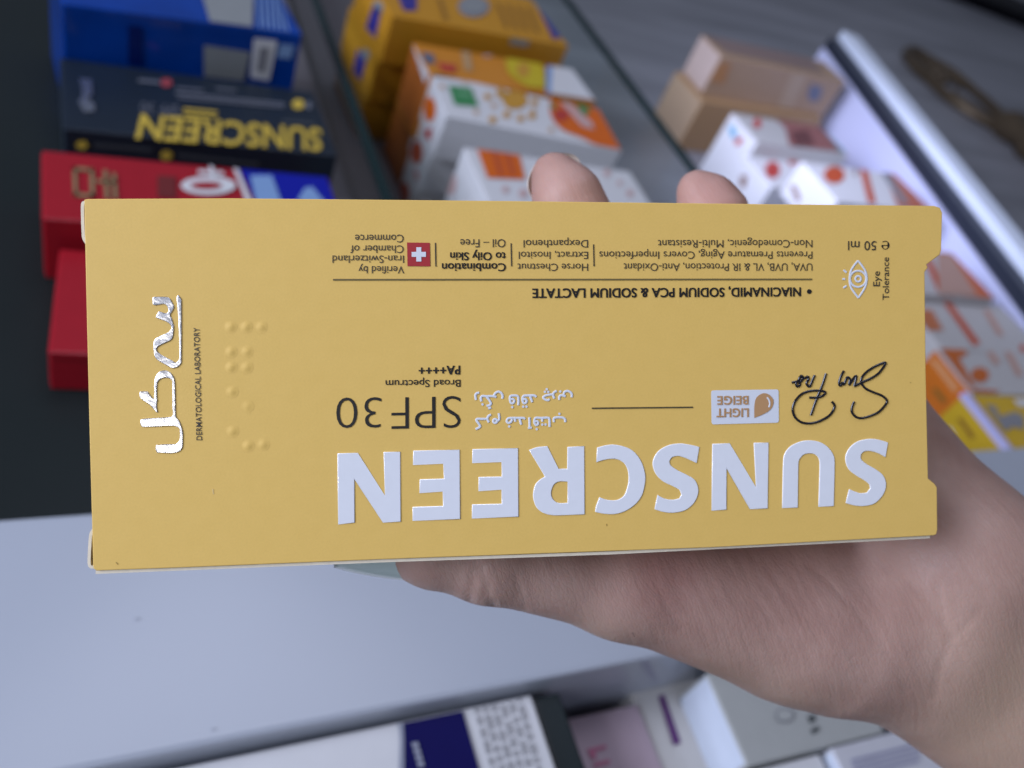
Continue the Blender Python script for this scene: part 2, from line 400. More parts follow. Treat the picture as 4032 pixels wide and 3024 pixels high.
def red_box(label, FL, FR, z, D, h):
    return Carton('red_carton', label, FL, FR, z, D, h, red, 'red cartons in the left compartment')
c = red_box('red carton with gold emblem and blue end, in front of the black carton', (168, 862), (1370, 935), -0.277, 0.0545, 0.0368)
c.pr('blue_panel', 'top', [(940, 655), (1400, 700), (1470, 920), (1060, 900)], royal)
c.pr('white_stripe', 'top', [(915, 645), (932, 647), (1040, 905), (1010, 902)], white_card, .0009)
for q in ([(285, 655), (365, 662), (365, 676), (285, 669)], [(285, 655), (300, 656), (304, 775), (290, 773)], [(352, 660), (368, 661), (372, 780), (356, 778)], [(288, 757), (372, 764), (372, 779), (288, 772)],
          [(405, 668), (422, 669), (430, 785), (414, 783)], [(380, 705), (455, 711), (455, 724), (380, 718)], [(440, 680), (456, 681), (462, 785), (446, 783)]):
    c.pr('gold_emblem', 'top', q, goldf)
ring = circle_pts((820, 730), 108, 30, 36)
c.pr('printed_zero', 'top', ring, white_card, .0008); c.pr('printed_zero', 'top', circle_pts((812, 730), 62, 24, 15), red, .0011)
c.pr('printed_plus', 'top', [(780, 668), (880, 676), (880, 690), (780, 682)], white_card); c.pr('printed_plus', 'top', [(822, 648), (838, 650), (850, 712), (834, 710)], white_card, .0010)
c.pr('text_block', 'top', [(985, 690), (1070, 690), (1110, 800), (1010, 800)], paleb, .0011); c.pr('text_block', 'top', [(1200, 740), (1230, 735), (1290, 810), (1170, 790)], paleb, .0011)
c.pr('dark_block', 'top', [(620, 690), (690, 695), (690, 780), (620, 775)], M('dull_brown_print', (.16, .02, .02), .4))
c = red_box('plain red carton nearest the counter, below the emblem carton', (192, 1388), (1380, 1440), -0.290, 0.0680, 0.0238)
c.pr('crease', 'front', [(200, 1412), (1300, 1470), (1300, 1475), (200, 1417)], M('dark_red_print', (.2, .01, .015), .4))

# --- middle compartment
g = 'golden cartons in the middle compartment'
e1 = Carton('golden_carton', 'golden yellow carton with indigo marks, topmost of its stack', (1545, 62), (2240, 182), -0.265, 0.085, 0.040, gold_y, g)
e1.pr('indigo_panel', 'left', [(1470, 20), (1500, 40), (1478, 150), (1440, 110)], violet)
e1.pr('round_seal', 'left', circle_pts((1487, 30), 22, 14, 28), silver)
e1.pr('round_seal', 'top', circle_pts((1865, 25), 62, 20, 42), greyp); e1.pr('round_seal', 'top', circle_pts((1868, 22), 44, 20, 28), silver, .001)
e1.pr('indigo_panel', 'top', [(1555, -40), (1640, -30), (1640, 40), (1590, 40)], violet); e1.pr('indigo_panel', 'top', [(2120, 35), (2160, 40), (2208, 145), (2180, 155)], violet)
e1.pr('text_line', 'top', [(1720, -10), (1735, -10), (1765, 80), (1750, 78)], MATS.get('brown_print') or M('brown_print', (.3, .14, .02), .4))
for k in range(4): e1.pr('text_line', 'top', [(1950 + 40*k, 10 + 6*k), (1965 + 40*k, 12 + 6*k), (2005 + 40*k, 110 + 6*k), (1990 + 40*k, 108 + 6*k)], MATS['brown_print'])
e1.pr('hologram_sticker', 'front', [(2020, 125), (2095, 135), (2075, 185), (2005, 175)], silver)
e2 = Carton('golden_carton', 'golden yellow carton directly under the topmost golden carton', (1488, 228), (2200, 330), -0.3052, 0.085, 0.0395, gold_y, g)
e2.pr('indigo_panel', 'left', [(1408, 190), (1440, 240), (1420, 320), (1390, 280)], violet); e2.pr('round_seal', 'left', circle_pts((1437, 215), 18, 12, 24), silver)
e3 = Carton('golden_carton', 'golden yellow carton at the bottom of the golden stack', (1440, 385), (2150, 480), -0.3449, 0.085, 0.0398, gold_y, g)

f1 = Carton('orange_carton', 'orange carton with yellow sun and pale blue end, behind the green-marked white carton', (1700, 300), (2345, 400), -0.277, 0.0500, 0.054, orange_c, 'orange cartons in the middle compartment', end_mat=M('dull_orange_card', (.42, .12, .02), .45))
f1.pr('white_corner', 'left', [(1643, 118), (1690, 285), (1672, 330), (1626, 165)], wcard, .0006)
f1.pr('pale_end', 'top', [(2090, 150), (2260, 200), (2360, 410), (2160, 380), (2150, 260)], paleb, .0007); f1.pr('pale_end', 'top', [(2130, 195), (2265, 215), (2350, 405), (2175, 375)], wcard, .0009)
f1.pr('yellow_sun', 'top', [(1990, 235), (2040, 205), (2100, 205), (2140, 270), (2150, 345), (2080, 340), (2005, 290)], yell, .0011, True); f1.pr('orange_spot', 'top', circle_pts((2060, 275), 26, 14, 30), ambr, .0013)
f1.pr('red_strip', 'top', [(1720, 245), (1795, 255), (1795, 285), (1740, 278)], redp); f1.pr('blue_label', 'top', [(1648, 205), (1705, 212), (1712, 250), (1660, 245)], MATS.get('slate_print') or M('slate_print', (.12, .15, .22), .4))
f1.pr('pale_mark', 'top', [(1875, 150), (1900, 152), (1918, 225), (1895, 222)], pinkp); f1.pr('pale_mark', 'top', [(1815, 200), (1850, 205), (1860, 280), (1830, 275)], MATS.get('tan_print') or M('tan_print', (.5, .32, .16), .4))
f1.pr('red_corner', 'left', [(1644, 120), (1658, 160), (1640, 200), (1632, 150)], redp, .0009)
f2 = Carton('orange_carton', 'orange carton under the one with the yellow sun, its dark red end showing', (1630, 520), (2280, 600), -0.3315, 0.0500, 0.0533, M('dull_orange_card', (.42, .12, .02), .45), 'orange cartons in the middle compartment')

g = 'white cartons with orange marks in the middle compartment'
g1 = Carton('white_carton', 'white carton with green square, orange sun and orange right end', (1757, 456), (2447, 595), -0.277, 0.060, 0.036, wcard, g)
g1.pr('green_square', 'top', [(1765, 335), (1855, 345), (1885, 420), (1790, 412)], green); g1.pr('text_line', 'top', [(1800, 362), (1850, 368), (1856, 378), (1804, 372)], M('pale_green_print', (.2, .45, .25), .4), .001)
g1.pr('sun_disc', 'top', circle_pts((2028, 392), 50, 18, 38), ambr); g1.pr('sun_ray', 'top', circle_pts((1972, 368), 20, 12, 18), ambr)
for (x, y, r) in [(1920, 380, 15), (1930, 330, 12), (1965, 345, 11), (2010, 340, 13), (1945, 415, 12), (1995, 450, 16), (2050, 465, 15), (2095, 455, 16), (2105, 400, 15), (1940, 470, 16), (1875, 440, 11), (2170, 510, 11), (2070, 355, 12), (1740, 340, 10), (1830, 320, 8), (2100, 430, 10)]:
    g1.pr('spot', 'top', circle_pts((x, y), r, 10, r * .9), ambr if r > 12 else MATS.get('pale_orange_print') or M('pale_orange_print', (.62, .42, .26), .4))
g1.pr('orange_end', 'top', [(2165, 380), (2215, 362), (2330, 360), (2400, 420), (2470, 605), (2390, 600), (2300, 545), (2215, 510), (2170, 455)], orange, .0008, True)
g1.pr('green_leaf', 'top', [(2250, 382), (2290, 385), (2325, 440), (2300, 455)], green, .0011); g1.pr('red_berry', 'top', circle_pts((2210, 452), 30, 14, 24), redp, .0011)
g1.pr('white_script', 'top', [(2205, 400), (2235, 395), (2330, 480), (2340, 510), (2290, 495)], pinkp, .0011); g1.pr('green_leaf', 'top', [(2165, 405), (2185, 410), (2192, 430), (2170, 425)], green, .0012)
g1.pr('orange_disc', 'left', circle_pts((1692, 430), 24, 16, 50), orange); g1.pr('red_mark', 'left', [(1672, 510), (1702, 505), (1694, 555), (1672, 550)], redp)
g2 = Carton('white_carton', 'white carton directly under the green-marked white carton', (1705, 600), (2380, 720), -0.3132, 0.060, 0.0357, wcard, g)
g2.pr('orange_disc', 'left', circle_pts((1640, 600), 24, 16, 46), rust); g2.pr('red_mark', 'left', [(1625, 680), (1648, 680), (1640, 725), (1620, 720)], redp)
g3 = Carton('white_carton', 'white carton at the bottom of the stack beside the glass divider', (1655, 740), (2320, 850), -0.3491, 0.060, 0.0357, wcard, g)
g3.pr('orange_disc', 'left', circle_pts((1590, 760), 22, 14, 44), rust)
i1 = Carton('white_carton', 'white carton with an orange square, behind the fingertip', (1925, 800), (2610, 880), -0.277, 0.062, 0.045, wcard, g)
i1.pr('orange_square', 'top', [(1872, 572), (2030, 580), (2068, 706), (1920, 700)], orange)
i1.pr('pale_text', 'top', [(1935, 590), (1955, 590), (1985, 690), (1965, 690)], rust, .001); i1.pr('pale_text', 'top', [(1985, 600), (2005, 600), (2030, 690), (2012, 690)], rust, .001)
for (x, y, r) in [(2390, 680, 14), (2060, 760, 18), (1990, 745, 14), (2440, 720, 10), (2480, 760, 14)]: i1.pr('spot', 'top', circle_pts((x, y), r, 10), pinkp)
i1.pr('grey_disc', 'left', circle_pts((1775, 720), 22, 14, 50), pinkp)
i2 = Carton('white_carton', 'white carton under the one with the orange square', (1850, 1010), (2520, 1090), -0.3223, 0.062, 0.0625, wcard, g)

# --- right compartment
g = 'beige cartons in the right compartment'
j1 = Carton('beige_carton', 'beige carton lying on top of the other beige carton', (2843, 221), (3330, 322), -0.277, 0.046, 0.046, beige, g, end_mat=M('pinkish_card', (.56, .44, .38), .45))
j1.pr('top_print', 'top', [(2760, 130), (3180, 215), (3250, 290), (2860, 205)], M('mauve_print', (.24, .17, .15), .4)); j1.pr('orange_patch', 'front', [(2815, 240), (2880, 250), (2850, 330), (2790, 320)], ambr if False else M('tan_orange_print', (.45, .22, .09), .4))
j1.pr('grey_emblem', 'front', smooth_closed([(3195, 330), (3240, 345), (3225, 395), (3190, 400), (3180, 370)], 60, 3), M('slate_blue_print', (.15, .17, .24), .4)); j1.pr('pale_panel', 'front', [(3120, 285), (3180, 295), (3120, 430), (3060, 420)], M('pale_beige_print', (.45, .33, .22), .4))
j2 = Carton('beige_carton', 'beige carton underneath the other beige carton', (2768, 400), (3240, 470), -0.3232, 0.062, 0.0616, M('deep_beige_card', (.42, .26, .13), .45), g, end_mat=M('deep_beige_end', (.50, .36, .23), .45))
g = 'white cartons in the right compartment'
k1 = Carton('white_carton', 'white carton with a dark pink face picture on its lid, below the beige stack', (2985, 560), (3340, 612), -0.297, 0.052, 0.0878, M('grey_white_card', (.5, .49, .47), .4), g, end_mat=wcard)
k1.pr('picture', 'top', [(3040, 455), (3250, 480), (3330, 600), (3110, 575), (3090, 500)], M('dark_pink_print', (.30, .12, .11), .4), .0008); k1.pr('picture_shade', 'top', [(3110, 520), (3180, 510), (3210, 570), (3140, 580)], M('brown_red_print', (.14, .05, .05), .4), .0011)
k1.pr('red_spot', 'top', circle_pts((2982, 485), 16, 12, 20), redp); k1.pr('teal_edge', 'top', [(3235, 465), (3262, 468), (3345, 600), (3315, 600)], M('teal_print', (.15, .38, .42), .4), .001)
k1.pr('blue_mark', 'left', [(2868, 500), (2890, 490), (2905, 540), (2880, 545)], M('sky_print', (.2, .45, .62), .4)); k1.pr('red_mark', 'left', [(2895, 545), (2925, 540), (2915, 570), (2895, 572)], redp)
m1 = Carton('white_carton', 'white carton with a red blob, half under the brighter white carton', (3040, 735), (3430, 780), -0.3135, 0.052, 0.0713, wcard, g)
m1.pr('red_blob', 'top', circle_pts((3042, 668), 30, 14, 34), redp); m1.pr('red_patch', 'top', [(3095, 625), (3150, 600), (3160, 640), (3110, 650)], redp); m1.pr('brown_mark', 'left', [(2915, 690), (2945, 690), (2935, 740), (2910, 735)], M('brown_mark_print', (.3, .2, .17), .4))
n1 = Carton('white_carton', 'bright white carton with red dot and orange-red right end', (3300, 795), (3672, 835), -0.277, 0.060, 0.036, wcard, g)
n1.pr('red_dot', 'top', circle_pts((3285, 688), 42, 18, 34), rust); n1.pr('red_stripe', 'top', [(3360, 640), (3385, 640), (3450, 800), (3420, 800)], rust); n1.pr('brown_stripe', 'top', [(3340, 635), (3352, 640), (3372, 690), (3358, 690)], MATS['brown_mark_print'])
n1.pr('orange_end', 'top', [(3455, 650), (3570, 660), (3680, 835), (3555, 835)], M('salmon_print', (.5, .15, .09), .4), .0008); n1.pr('pale_mark', 'top', [(3470, 680), (3500, 680), (3580, 800), (3550, 800)], greyp, .001)
n1.pr('brown_mark', 'left', [(3108, 730), (3130, 728), (3155, 780), (3140, 800)], MATS['brown_mark_print'])
o1 = Carton('white_carton', 'white carton with orange end, just right of the held box', (3560, 1152), (3918, 1180), -0.277, 0.060, 0.060, M('greyish_card', (.52, .5, .49), .4), g)
o1.pr('orange_end', 'top', [(3690, 985), (3785, 985), (3920, 1178), (3800, 1172)], M('orange_red_print', (.58, .14, .05), .4), .0008); o1.pr('pale_panel', 'top', [(3690, 1000), (3745, 1000), (3850, 1165), (3700, 1160)], M('dull_pink_print', (.48, .30, .24), .4), .001)
o1.pr('red_stripe', 'top', [(3640, 1020), (3665, 1020), (3720, 1150), (3695, 1150)], rust)
p1 = Carton('white_carton', 'white carton with orange square and stripe, right of the held box', (3720, 1385), (4120, 1392), -0.285, 0.058, 0.060, MATS['greyish_card'], g)
p1.pr('orange_square', 'top', [(3600, 1222), (3668, 1218), (3715, 1300), (3640, 1300)], M('brick_orange_print', (.52, .17, .07), .4)); p1.pr('orange_stripe', 'top', [(3695, 1168), (3722, 1168), (3860, 1350), (3835, 1362)], rust)
p1.pr('pink_mark', 'top', [(3870, 1220), (3895, 1220), (3955, 1320), (3930, 1320)], M('salmon_pale_print', (.55, .32, .25), .4)); p1.pr('pink_mark', 'top', [(4015, 1360), (4032, 1352), (4045, 1385), (4025, 1390)], rust)
q1 = Carton('orange_carton', 'white and orange carton with a bright orange end, right of the held box', (3832, 1552), (4230, 1560), -0.285, 0.046, 0.060, MATS['greyish_card'], g, end_mat=M('bright_orange_card', (.66, .17, .012), .4))
q1.pr('orange_field', 'top', [(3694, 1360), (3800, 1375), (3810, 1395), (3775, 1410), (3800, 1450), (3820, 1500), (3850, 1545), (3835, 1552)], M('deep_orange_print', (.55, .13, .015), .4)); q1.pr('orange_swirl', 'top', circle_pts((3858, 1476), 36, 16, 30), MATS['deep_orange_print'])
q1.pr('orange_band', 'top', [(3850, 1530), (3935, 1538), (3930, 1556), (3838, 1552)], MATS['deep_orange_print']); q1.pr('orange_mark', 'top', [(3885, 1385), (3910, 1385), (3940, 1430), (3915, 1435)], MATS['salmon_pale_print']); q1.pr('orange_mark', 'top', [(3955, 1385), (3980, 1385), (4030, 1480), (4005, 1480)], MATS['salmon_pale_print'])
q1.pr('pale_text', 'left', [(3655, 1410), (3690, 1420), (3775, 1530), (3755, 1545)], M('peach_print', (.68, .32, .14), .4)); q1.pr('dark_text', 'left', [(3668, 1530), (3690, 1530), (3730, 1580), (3710, 1590)], MATS['brown_print'])
r1 = Carton('yellow_carton', 'yellow carton with white pattern beside the white counter, right of the held box', (3985, 1790), (4360, 1790), -0.285, 0.054, 0.060, M('bright_yellow_card', (.66, .42, .02), .4), g)
r1.pr('white_pattern', 'top', [(3880, 1590), (3920, 1600), (3935, 1640), (4000, 1620), (4032, 1640), (4032, 1690), (3985, 1680), (3960, 1700), (3930, 1660)], greyp); r1.pr('white_pattern', 'top', [(3990, 1570), (4060, 1570), (4060, 1600), (4010, 1600)], white_card)
r1.pr('printed_text', 'left', [(3768, 1650), (3785, 1645), (3840, 1720), (3825, 1730)], MATS['brown_print']); r1.pr('white_mark', 'left', [(3715, 1690), (3740, 1680), (3765, 1720), (3745, 1735)], white_card)
sleeve = bm_obj('clear_sleeve_edge', rbox_bm(-0.0035, 0.003, 0, r1.D, r1.h - 0.0025, r1.h + 0.002, 0.0008), M('clear_plastic', (.62, .60, .95), 0.08, coat=1.0), r1.root)

# --- lower compartment, in front of the counter
g = 'cartons in the drawer below the counter'
def low(name, label, x0, x1, y1, z, D, h, mat, yaw=0.0, end=None, cat='carton'):
    r_ = Carton.__new__(Carton)
    e = np.array([math.cos(math.radians(yaw)), math.sin(math.radians(yaw)), 0]); n = np.array([-e[1], e[0], 0])
    a = np.array([x0, y1, z]) - n * D
    r_.L, r_.e, r_.n, r_.a, r_.z, r_.D, r_.h = x1 - x0, e, n, a, z, D, h
    r_.base = np.array([a[0], a[1], z - h])
    r_.root = empty(name, None, Matrix.Translation(W(r_.base)) @ Matrix.Rotation(math.radians(yaw), 4, 'Z'))
    tag(r_.root, label, cat, g)
    bm_obj('body', rbox_bm(0, r_.L, 0, D, .0002, h, .0008), mat, r_.root)
    bm_obj('end_flap', rbox_bm(-.0004, .0003, .0015, D - .0015, .003, h - .0012, .0001, 1), end or mat, r_.root)
    return r_
s1 = low('white_carton', 'white carton with dark blue band and a panel of small print', -0.006, 0.1510, 0.0945, -0.286, 0.075, 0.0985, wcard)
s1.pr('blue_band', 'top', [(1562, 2790), (1805, 2738), (1890, 3040), (1590, 3040)], M('deep_blue_print', (.006, .005, .085), .5, spec=.12))
s1.pr('grey_curve', 'top', smooth_closed([(1535, 2797), (1562, 2790), (1588, 2850), (1592, 3040), (1570, 3040), (1572, 2870)], 60, 3), M('cool_grey_print', (.30, .32, .40), .4), .0009)
s1.frame3('lettering', 'top', 'ATOPIC', (1625, 2920), (1672, 3075), (1648, 2914), MATS['cool_grey_print'], 0.01, .0011) if False else None
for k, y in enumerate((2925, 2950, 2975, 3000)): s1.pr('blue_mark', 'top', [(1620 + 7*k, y), (1645 + 7*k, y - 4), (1651 + 7*k, y + 16), (1626 + 7*k, y + 20)], MATS['cool_grey_print'], .0011)
for k in range(6):
    x = 1858 + 34 * k; y = 2762 - 6.5 * k
    yy = y
    while yy < 3030:
        ln = random.uniform(22, 60); dx = (yy - y) * 0.28
        s1.pr('small_print', 'top', [(x + dx, yy), (x + 15 + dx, yy - 4), (x + 15 + dx + ln * .28, yy - 4 + ln), (x + dx + ln * .28, yy + ln)], M('pale_grey_print', (.36, .36, .37), .5))
        yy += ln + random.uniform(8, 16)
t1 = low('dark_carton', 'narrow dark green carton between the blue-banded and the pink carton', 0.1525, 0.1640, 0.0940, -0.288, 0.075, 0.0965, M('dark_green_card', (.006, .014, .016), .4))
u1 = low('pink_carton', 'pale pink carton with a pink letter on its lid', 0.1720, 0.2145, 0.0915, -0.315, 0.075, 0.0695, M('pink_card', (.52, .40, .46), .45), -1.0)
u1.pr('pink_letter', 'top', [(2312, 2950), (2385, 2932), (2390, 2945), (2345, 2958), (2350, 2985), (2330, 2988)], M('pink_ink', (.55, .16, .28), .4)); u1.pr('pink_letter', 'top', [(2335, 3005), (2400, 2990), (2404, 3004), (2340, 3020)], MATS['pink_ink'])
v1 = low('white_carton', 'white carton with a purple line on its lid, beside the pink carton', 0.2155, 0.2530, 0.0985, -0.317, 0.085, 0.0675, M('ivory_card', (.60, .58, .55), .45), -1.0)
v1.pr('purple_line', 'top', [(2592, 2742), (2614, 2735), (2682, 2925), (2652, 2935)], M('purple_ink', (.10, .015, .14), .4)); v1.pr('beige_edge', 'top', [(2478, 2755), (2508, 2748), (2610, 3060), (2565, 3060)], M('tan_edge_print', (.45, .36, .26), .5))
v1.pr('grey_text', 'top', [(2672, 2745), (2684, 2742), (2692, 2775), (2680, 2778)], greyp)
x1 = low('grey_white_carton', 'grey white carton with dark letters on its lid, under the wrist', 0.2385, 0.3180, 0.0905, -0.292, 0.0395, 0.0925, M('warm_grey_card', (.44, .45, .43), .4), -1.5, end=M('lit_end_card', (.66, .72, .82), .4))  # left end lighter and bluer than the body: window light put into colour
x1.pr('dark_letter', 'top', [(3178, 2820), (3208, 2812), (3212, 2838), (3190, 2848)], M('dark_grey_ink', (.07, .08, .08), .4)); x1.pr('dark_letter', 'top', [(3192, 2872), (3222, 2858), (3228, 2872), (3200, 2892)], MATS['dark_grey_ink'])
x1.pr('pale_ring', 'top', circle_pts((3090, 2815), 38, 20, 30), greyp); x1.pr('pale_ring', 'top', circle_pts((3090, 2815), 31, 20, 23), MATS['warm_grey_card'], .001)
y1 = low('white_carton', 'white carton with a purple mark at the bottom edge, below the grey white carton', 0.2300, 0.2790, 0.0500, -0.296, 0.055, 0.0885, wcard, -1.5)
y1.pr('purple_mark', 'top', [(2905, 3010), (2950, 2995), (2958, 3015), (2912, 3026)], violet)
z1 = low('white_carton', 'white carton with rows of grey lines, beside the forearm', 0.2830, 0.3700, 0.0490, -0.292, 0.055, 0.0925, M('cool_white_card', (.62, .62, .66), .45), -1.5, end=M('lit_end_card', (.66, .72, .82), .4))  # end card again carries the window light in its colour
for k in range(4): z1.pr('grey_line', 'top', [(3350 + 6*k, 2990 + 22*k), (3620, 2922 + 22*k), (3622, 2932 + 22*k), (3352 + 6*k, 3002 + 22*k)], M('lilac_grey_print', (.34, .34, .46), .4))

# ------------------------------------------------------------------ the held sunscreen box
BOX_W, BOX_T = 0.146, 0.030
K = np.array([[F_PX, 0, CX], [0, F_PX, CY], [0, 0, 1]])
def homography(src, dst):
    A = []
    for (x, y), (u, v) in zip(src, dst):
        A.append([x, y, 1, 0, 0, 0, -u*x, -u*y, -u]); A.append([0, 0, 0, x, y, 1, -v*x, -v*y, -v])
    return np.linalg.svd(np.array(A))[2][-1].reshape(3, 3)
Hm = np.linalg.inv(K) @ homography([(0, 0), (1, 0), (1, 1), (0, 1)], [(331, 784), (3712, 812), (3690, 2110), (368, 2247)])
if Hm[2, 2] < 0: Hm = -Hm
sc = BOX_W / np.linalg.norm(Hm[:, 0])
E1 = Hm[:, 0] / np.linalg.norm(Hm[:, 0]); E2 = Hm[:, 1] - E1 * (Hm[:, 1] @ E1); E2 /= np.linalg.norm(E2)
P0 = Hm[:, 2] * sc; NC = np.cross(E1, E2)                      # NC points away from the camera
BOX_H = float(np.linalg.norm(Hm[:, 1]) * sc)
def lx(px, py, z=0.0):
    """photo pixel -> local (x, y) on the face plane lifted z towards the viewer, metres; y is up in the picture"""
    r = np.array([(px - CX) / F_PX, (py - CY) / F_PX, 1.0]); p0 = P0 - NC * z
    q = r * ((p0 @ NC) / (r @ NC)) - P0
    return np.array([q @ E1, -(q @ E2)])
wx, wy, wz = R @ E1, R @ -E2, R @ -NC
bmx = Matrix.Identity(4); p0w = R @ P0 + CAM_POS
for i in range(3): bmx[i][0] = wx[i]; bmx[i][1] = wy[i]; bmx[i][2] = wz[i]; bmx[i][3] = p0w[i]
HB = empty('sunscreen_box', None, bmx)
tag(HB, 'yellow sunscreen box with raised white letters, held upside down in the hand', 'box')

def yellow_card():
    m = bpy.data.materials.new('yellow_card'); m.use_nodes = True
    nt = m.node_tree; b = nt.nodes['Principled BSDF']; tc = nt.nodes.new('ShaderNodeTexCoord')
    n1 = nt.nodes.new('ShaderNodeTexNoise'); n1.inputs['Scale'].default_value = 320; n1.inputs['Detail'].default_value = 6
    n2 = nt.nodes.new('ShaderNodeTexNoise'); n2.inputs['Scale'].default_value = 2600; n2.inputs['Detail'].default_value = 3
    n3 = nt.nodes.new('ShaderNodeTexNoise'); n3.inputs['Scale'].default_value = 160; n3.inputs['Detail'].default_value = 1
    for n in (n1, n2, n3): nt.links.new(tc.outputs['Object'], n.inputs['Vector'])
    cr = nt.nodes.new('ShaderNodeValToRGB')
    cr.color_ramp.elements[0].position = 0.28; cr.color_ramp.elements[0].color = (0.79, 0.515, 0.132, 1)
    cr.color_ramp.elements[1].position = 0.72; cr.color_ramp.elements[1].color = (0.81, 0.53, 0.140, 1)
    nt.links.new(n1.outputs['Fac'], cr.inputs[0])
    mr = nt.nodes.new('ShaderNodeMapRange'); mr.inputs[3].default_value = .95; mr.inputs[4].default_value = 1.05; nt.links.new(n2.outputs['Fac'], mr.inputs[0])
    mx = nt.nodes.new('ShaderNodeMix'); mx.data_type = 'RGBA'; mx.blend_type = 'MULTIPLY'; mx.inputs['Factor'].default_value = 1
    nt.links.new(cr.outputs[0], mx.inputs['A']); nt.links.new(mr.outputs[0], mx.inputs['B'])
    nt.links.new(mx.outputs['Result'], b.inputs['Base Color'])
    ad = nt.nodes.new('ShaderNodeMath'); ad.operation = 'MULTIPLY_ADD'; ad.inputs[1].default_value = .15; nt.links.new(n3.outputs['Fac'], ad.inputs[0]); nt.links.new(n2.outputs['Fac'], ad.inputs[2])
    bp = nt.nodes.new('ShaderNodeBump'); bp.inputs['Strength'].default_value = 0.06; bp.inputs['Distance'].default_value = 0.0003
    nt.links.new(ad.outputs[0], bp.inputs['Height']); nt.links.new(bp.outputs['Normal'], b.inputs['Normal'])
    b.inputs['Roughness'].default_value = 0.55; b.inputs['Specular IOR Level'].default_value = 0.35
    return m
ycard = yellow_card()

def from_curve(name, me, mat, z, parent=HB, smooth=False):
    a = get_co(me) * 0.001; a[:, 2] += z; set_co(me, a); return link_mesh(name, me, mat, parent, smooth)
def LM(pts): return [lx(*p) * 1000 for p in pts]

# front panel with its two ears and the cut-back lid fold
front_px = [(331, 786), (345, 783), (900, 780), (2000, 791), (3000, 803), (3680, 810), (3702, 818), (3711, 838), (3707, 985), (3701, 1003), (3660, 1034), (3649, 1041), (3654, 1054), (3647, 1063), (3642, 1072),
            (3646, 1450), (3655, 1884), (3679, 1903), (3690, 1918), (3692, 2085), (3688, 2104), (3676, 2109), (2800, 2156), (1500, 2203), (700, 2236), (380, 2247), (369, 2241), (366, 2230), (352, 1700), (340, 1200)]
me = fill_curve([LM(front_px)], extrude=0.12, bevel=0.14, res=2)
from_curve('front_panel', me, ycard, -0.00027)
body_x1 = lx(3642, 1450)[0]
bot = [(x, lx(*p)[1]) for p in ((372, 2248), (1500, 2203), (2400, 2172), (3000, 2144), (3672, 2110)) for x in (lx(*p)[0],)]
def sheet(name, stations, mat):
    """thin panel through (x, y_outer, y_inner, z_front, z_back) stations"""
    V = []; Fc = []
    for (x, ya, yb, za, zb) in stations: V += [(x, ya, za), (x, ya, zb), (x, yb, zb), (x, yb, za)]
    n = len(stations)
    for k in range(n - 1):
        for q in range(4): Fc.append((4*k + q, 4*k + (q + 1) % 4, 4*k + 4 + (q + 1) % 4, 4*k + 4 + q))
    Fc += [(3, 2, 1, 0), (4*n - 4, 4*n - 3, 4*n - 2, 4*n - 1)]
    o = mesh_obj(name, V, Fc, mat, HB); return o
T = BOX_T
bm_obj('top_side_panel', rbox_bm(0.0006, body_x1, -0.0009, -0.0003, -T, -0.0006, 0.0001, 1), ycard, HB)
bm_obj('back_panel', rbox_bm(0.0006, body_x1, -BOX_H + .0006, -0.0006, -T - .0005, -T, 0.0001, 1), ycard, HB)
sheet('bottom_side_panel', [(x, y + .0010, y + .0004, -.0006, -T) for x, y in bot], ycard)
st = [(x, y - .00008, y - .00062, -.00045 - (.0003 if k > 2 else 0), -T) for k, (x, y) in enumerate(bot)]
glue = sheet('glue_flap', st, raw_card)
glue.data.materials.append(ycard)
for p in glue.data.polygons:                                   # printed outside, raw board at the cut edge
    if p.normal.y < -0.9: p.material_index = 1
bm_obj('left_lid', rbox_bm(0.0004, 0.0009, -BOX_H + .004, -0.002, -T, -0.0006, 0.0001, 1), ycard, HB)
bm_obj('right_lid', rbox_bm(body_x1 - .0004, body_x1 + .0001, -BOX_H + .009, -0.0108, -T, -0.0006, 0.0001, 1), ycard, HB)
for path in ([(338, 794), (323, 794), (317, 803), (317, 850), (319, 905), (323, 938), (341, 964)], [(360, 2090), (350, 2108), (346, 2150), (343, 2222), (352, 2238), (366, 2236)]):
    pts = smooth_open([lx(*p) for p in path], 4); V = []; Fc = []
    for k, p in enumerate(pts):
        a = pts[max(k - 1, 0)]; b = pts[min(k + 1, len(pts) - 1)]; t = (b - a) / np.linalg.norm(b - a); nn = np.array([-t[1], t[0]]) * 0.00024
        for sgn in (1, -1):
            for z in (-0.0008, -0.009): V.append((*(p + sgn * nn), z))
    for k in range(len(pts) - 1):
        o4 = 4 * k
        Fc += [(o4, o4 + 2, o4 + 6, o4 + 4), (o4, o4 + 4, o4 + 5, o4 + 1), (o4 + 2, o4 + 3, o4 + 7, o4 + 6)]
    Fc += [(0, 1, 3, 2), (len(V) - 4, len(V) - 2, len(V) - 1, len(V) - 3)]
    mesh_obj('tuck_flap', V, Fc, raw_card, HB)

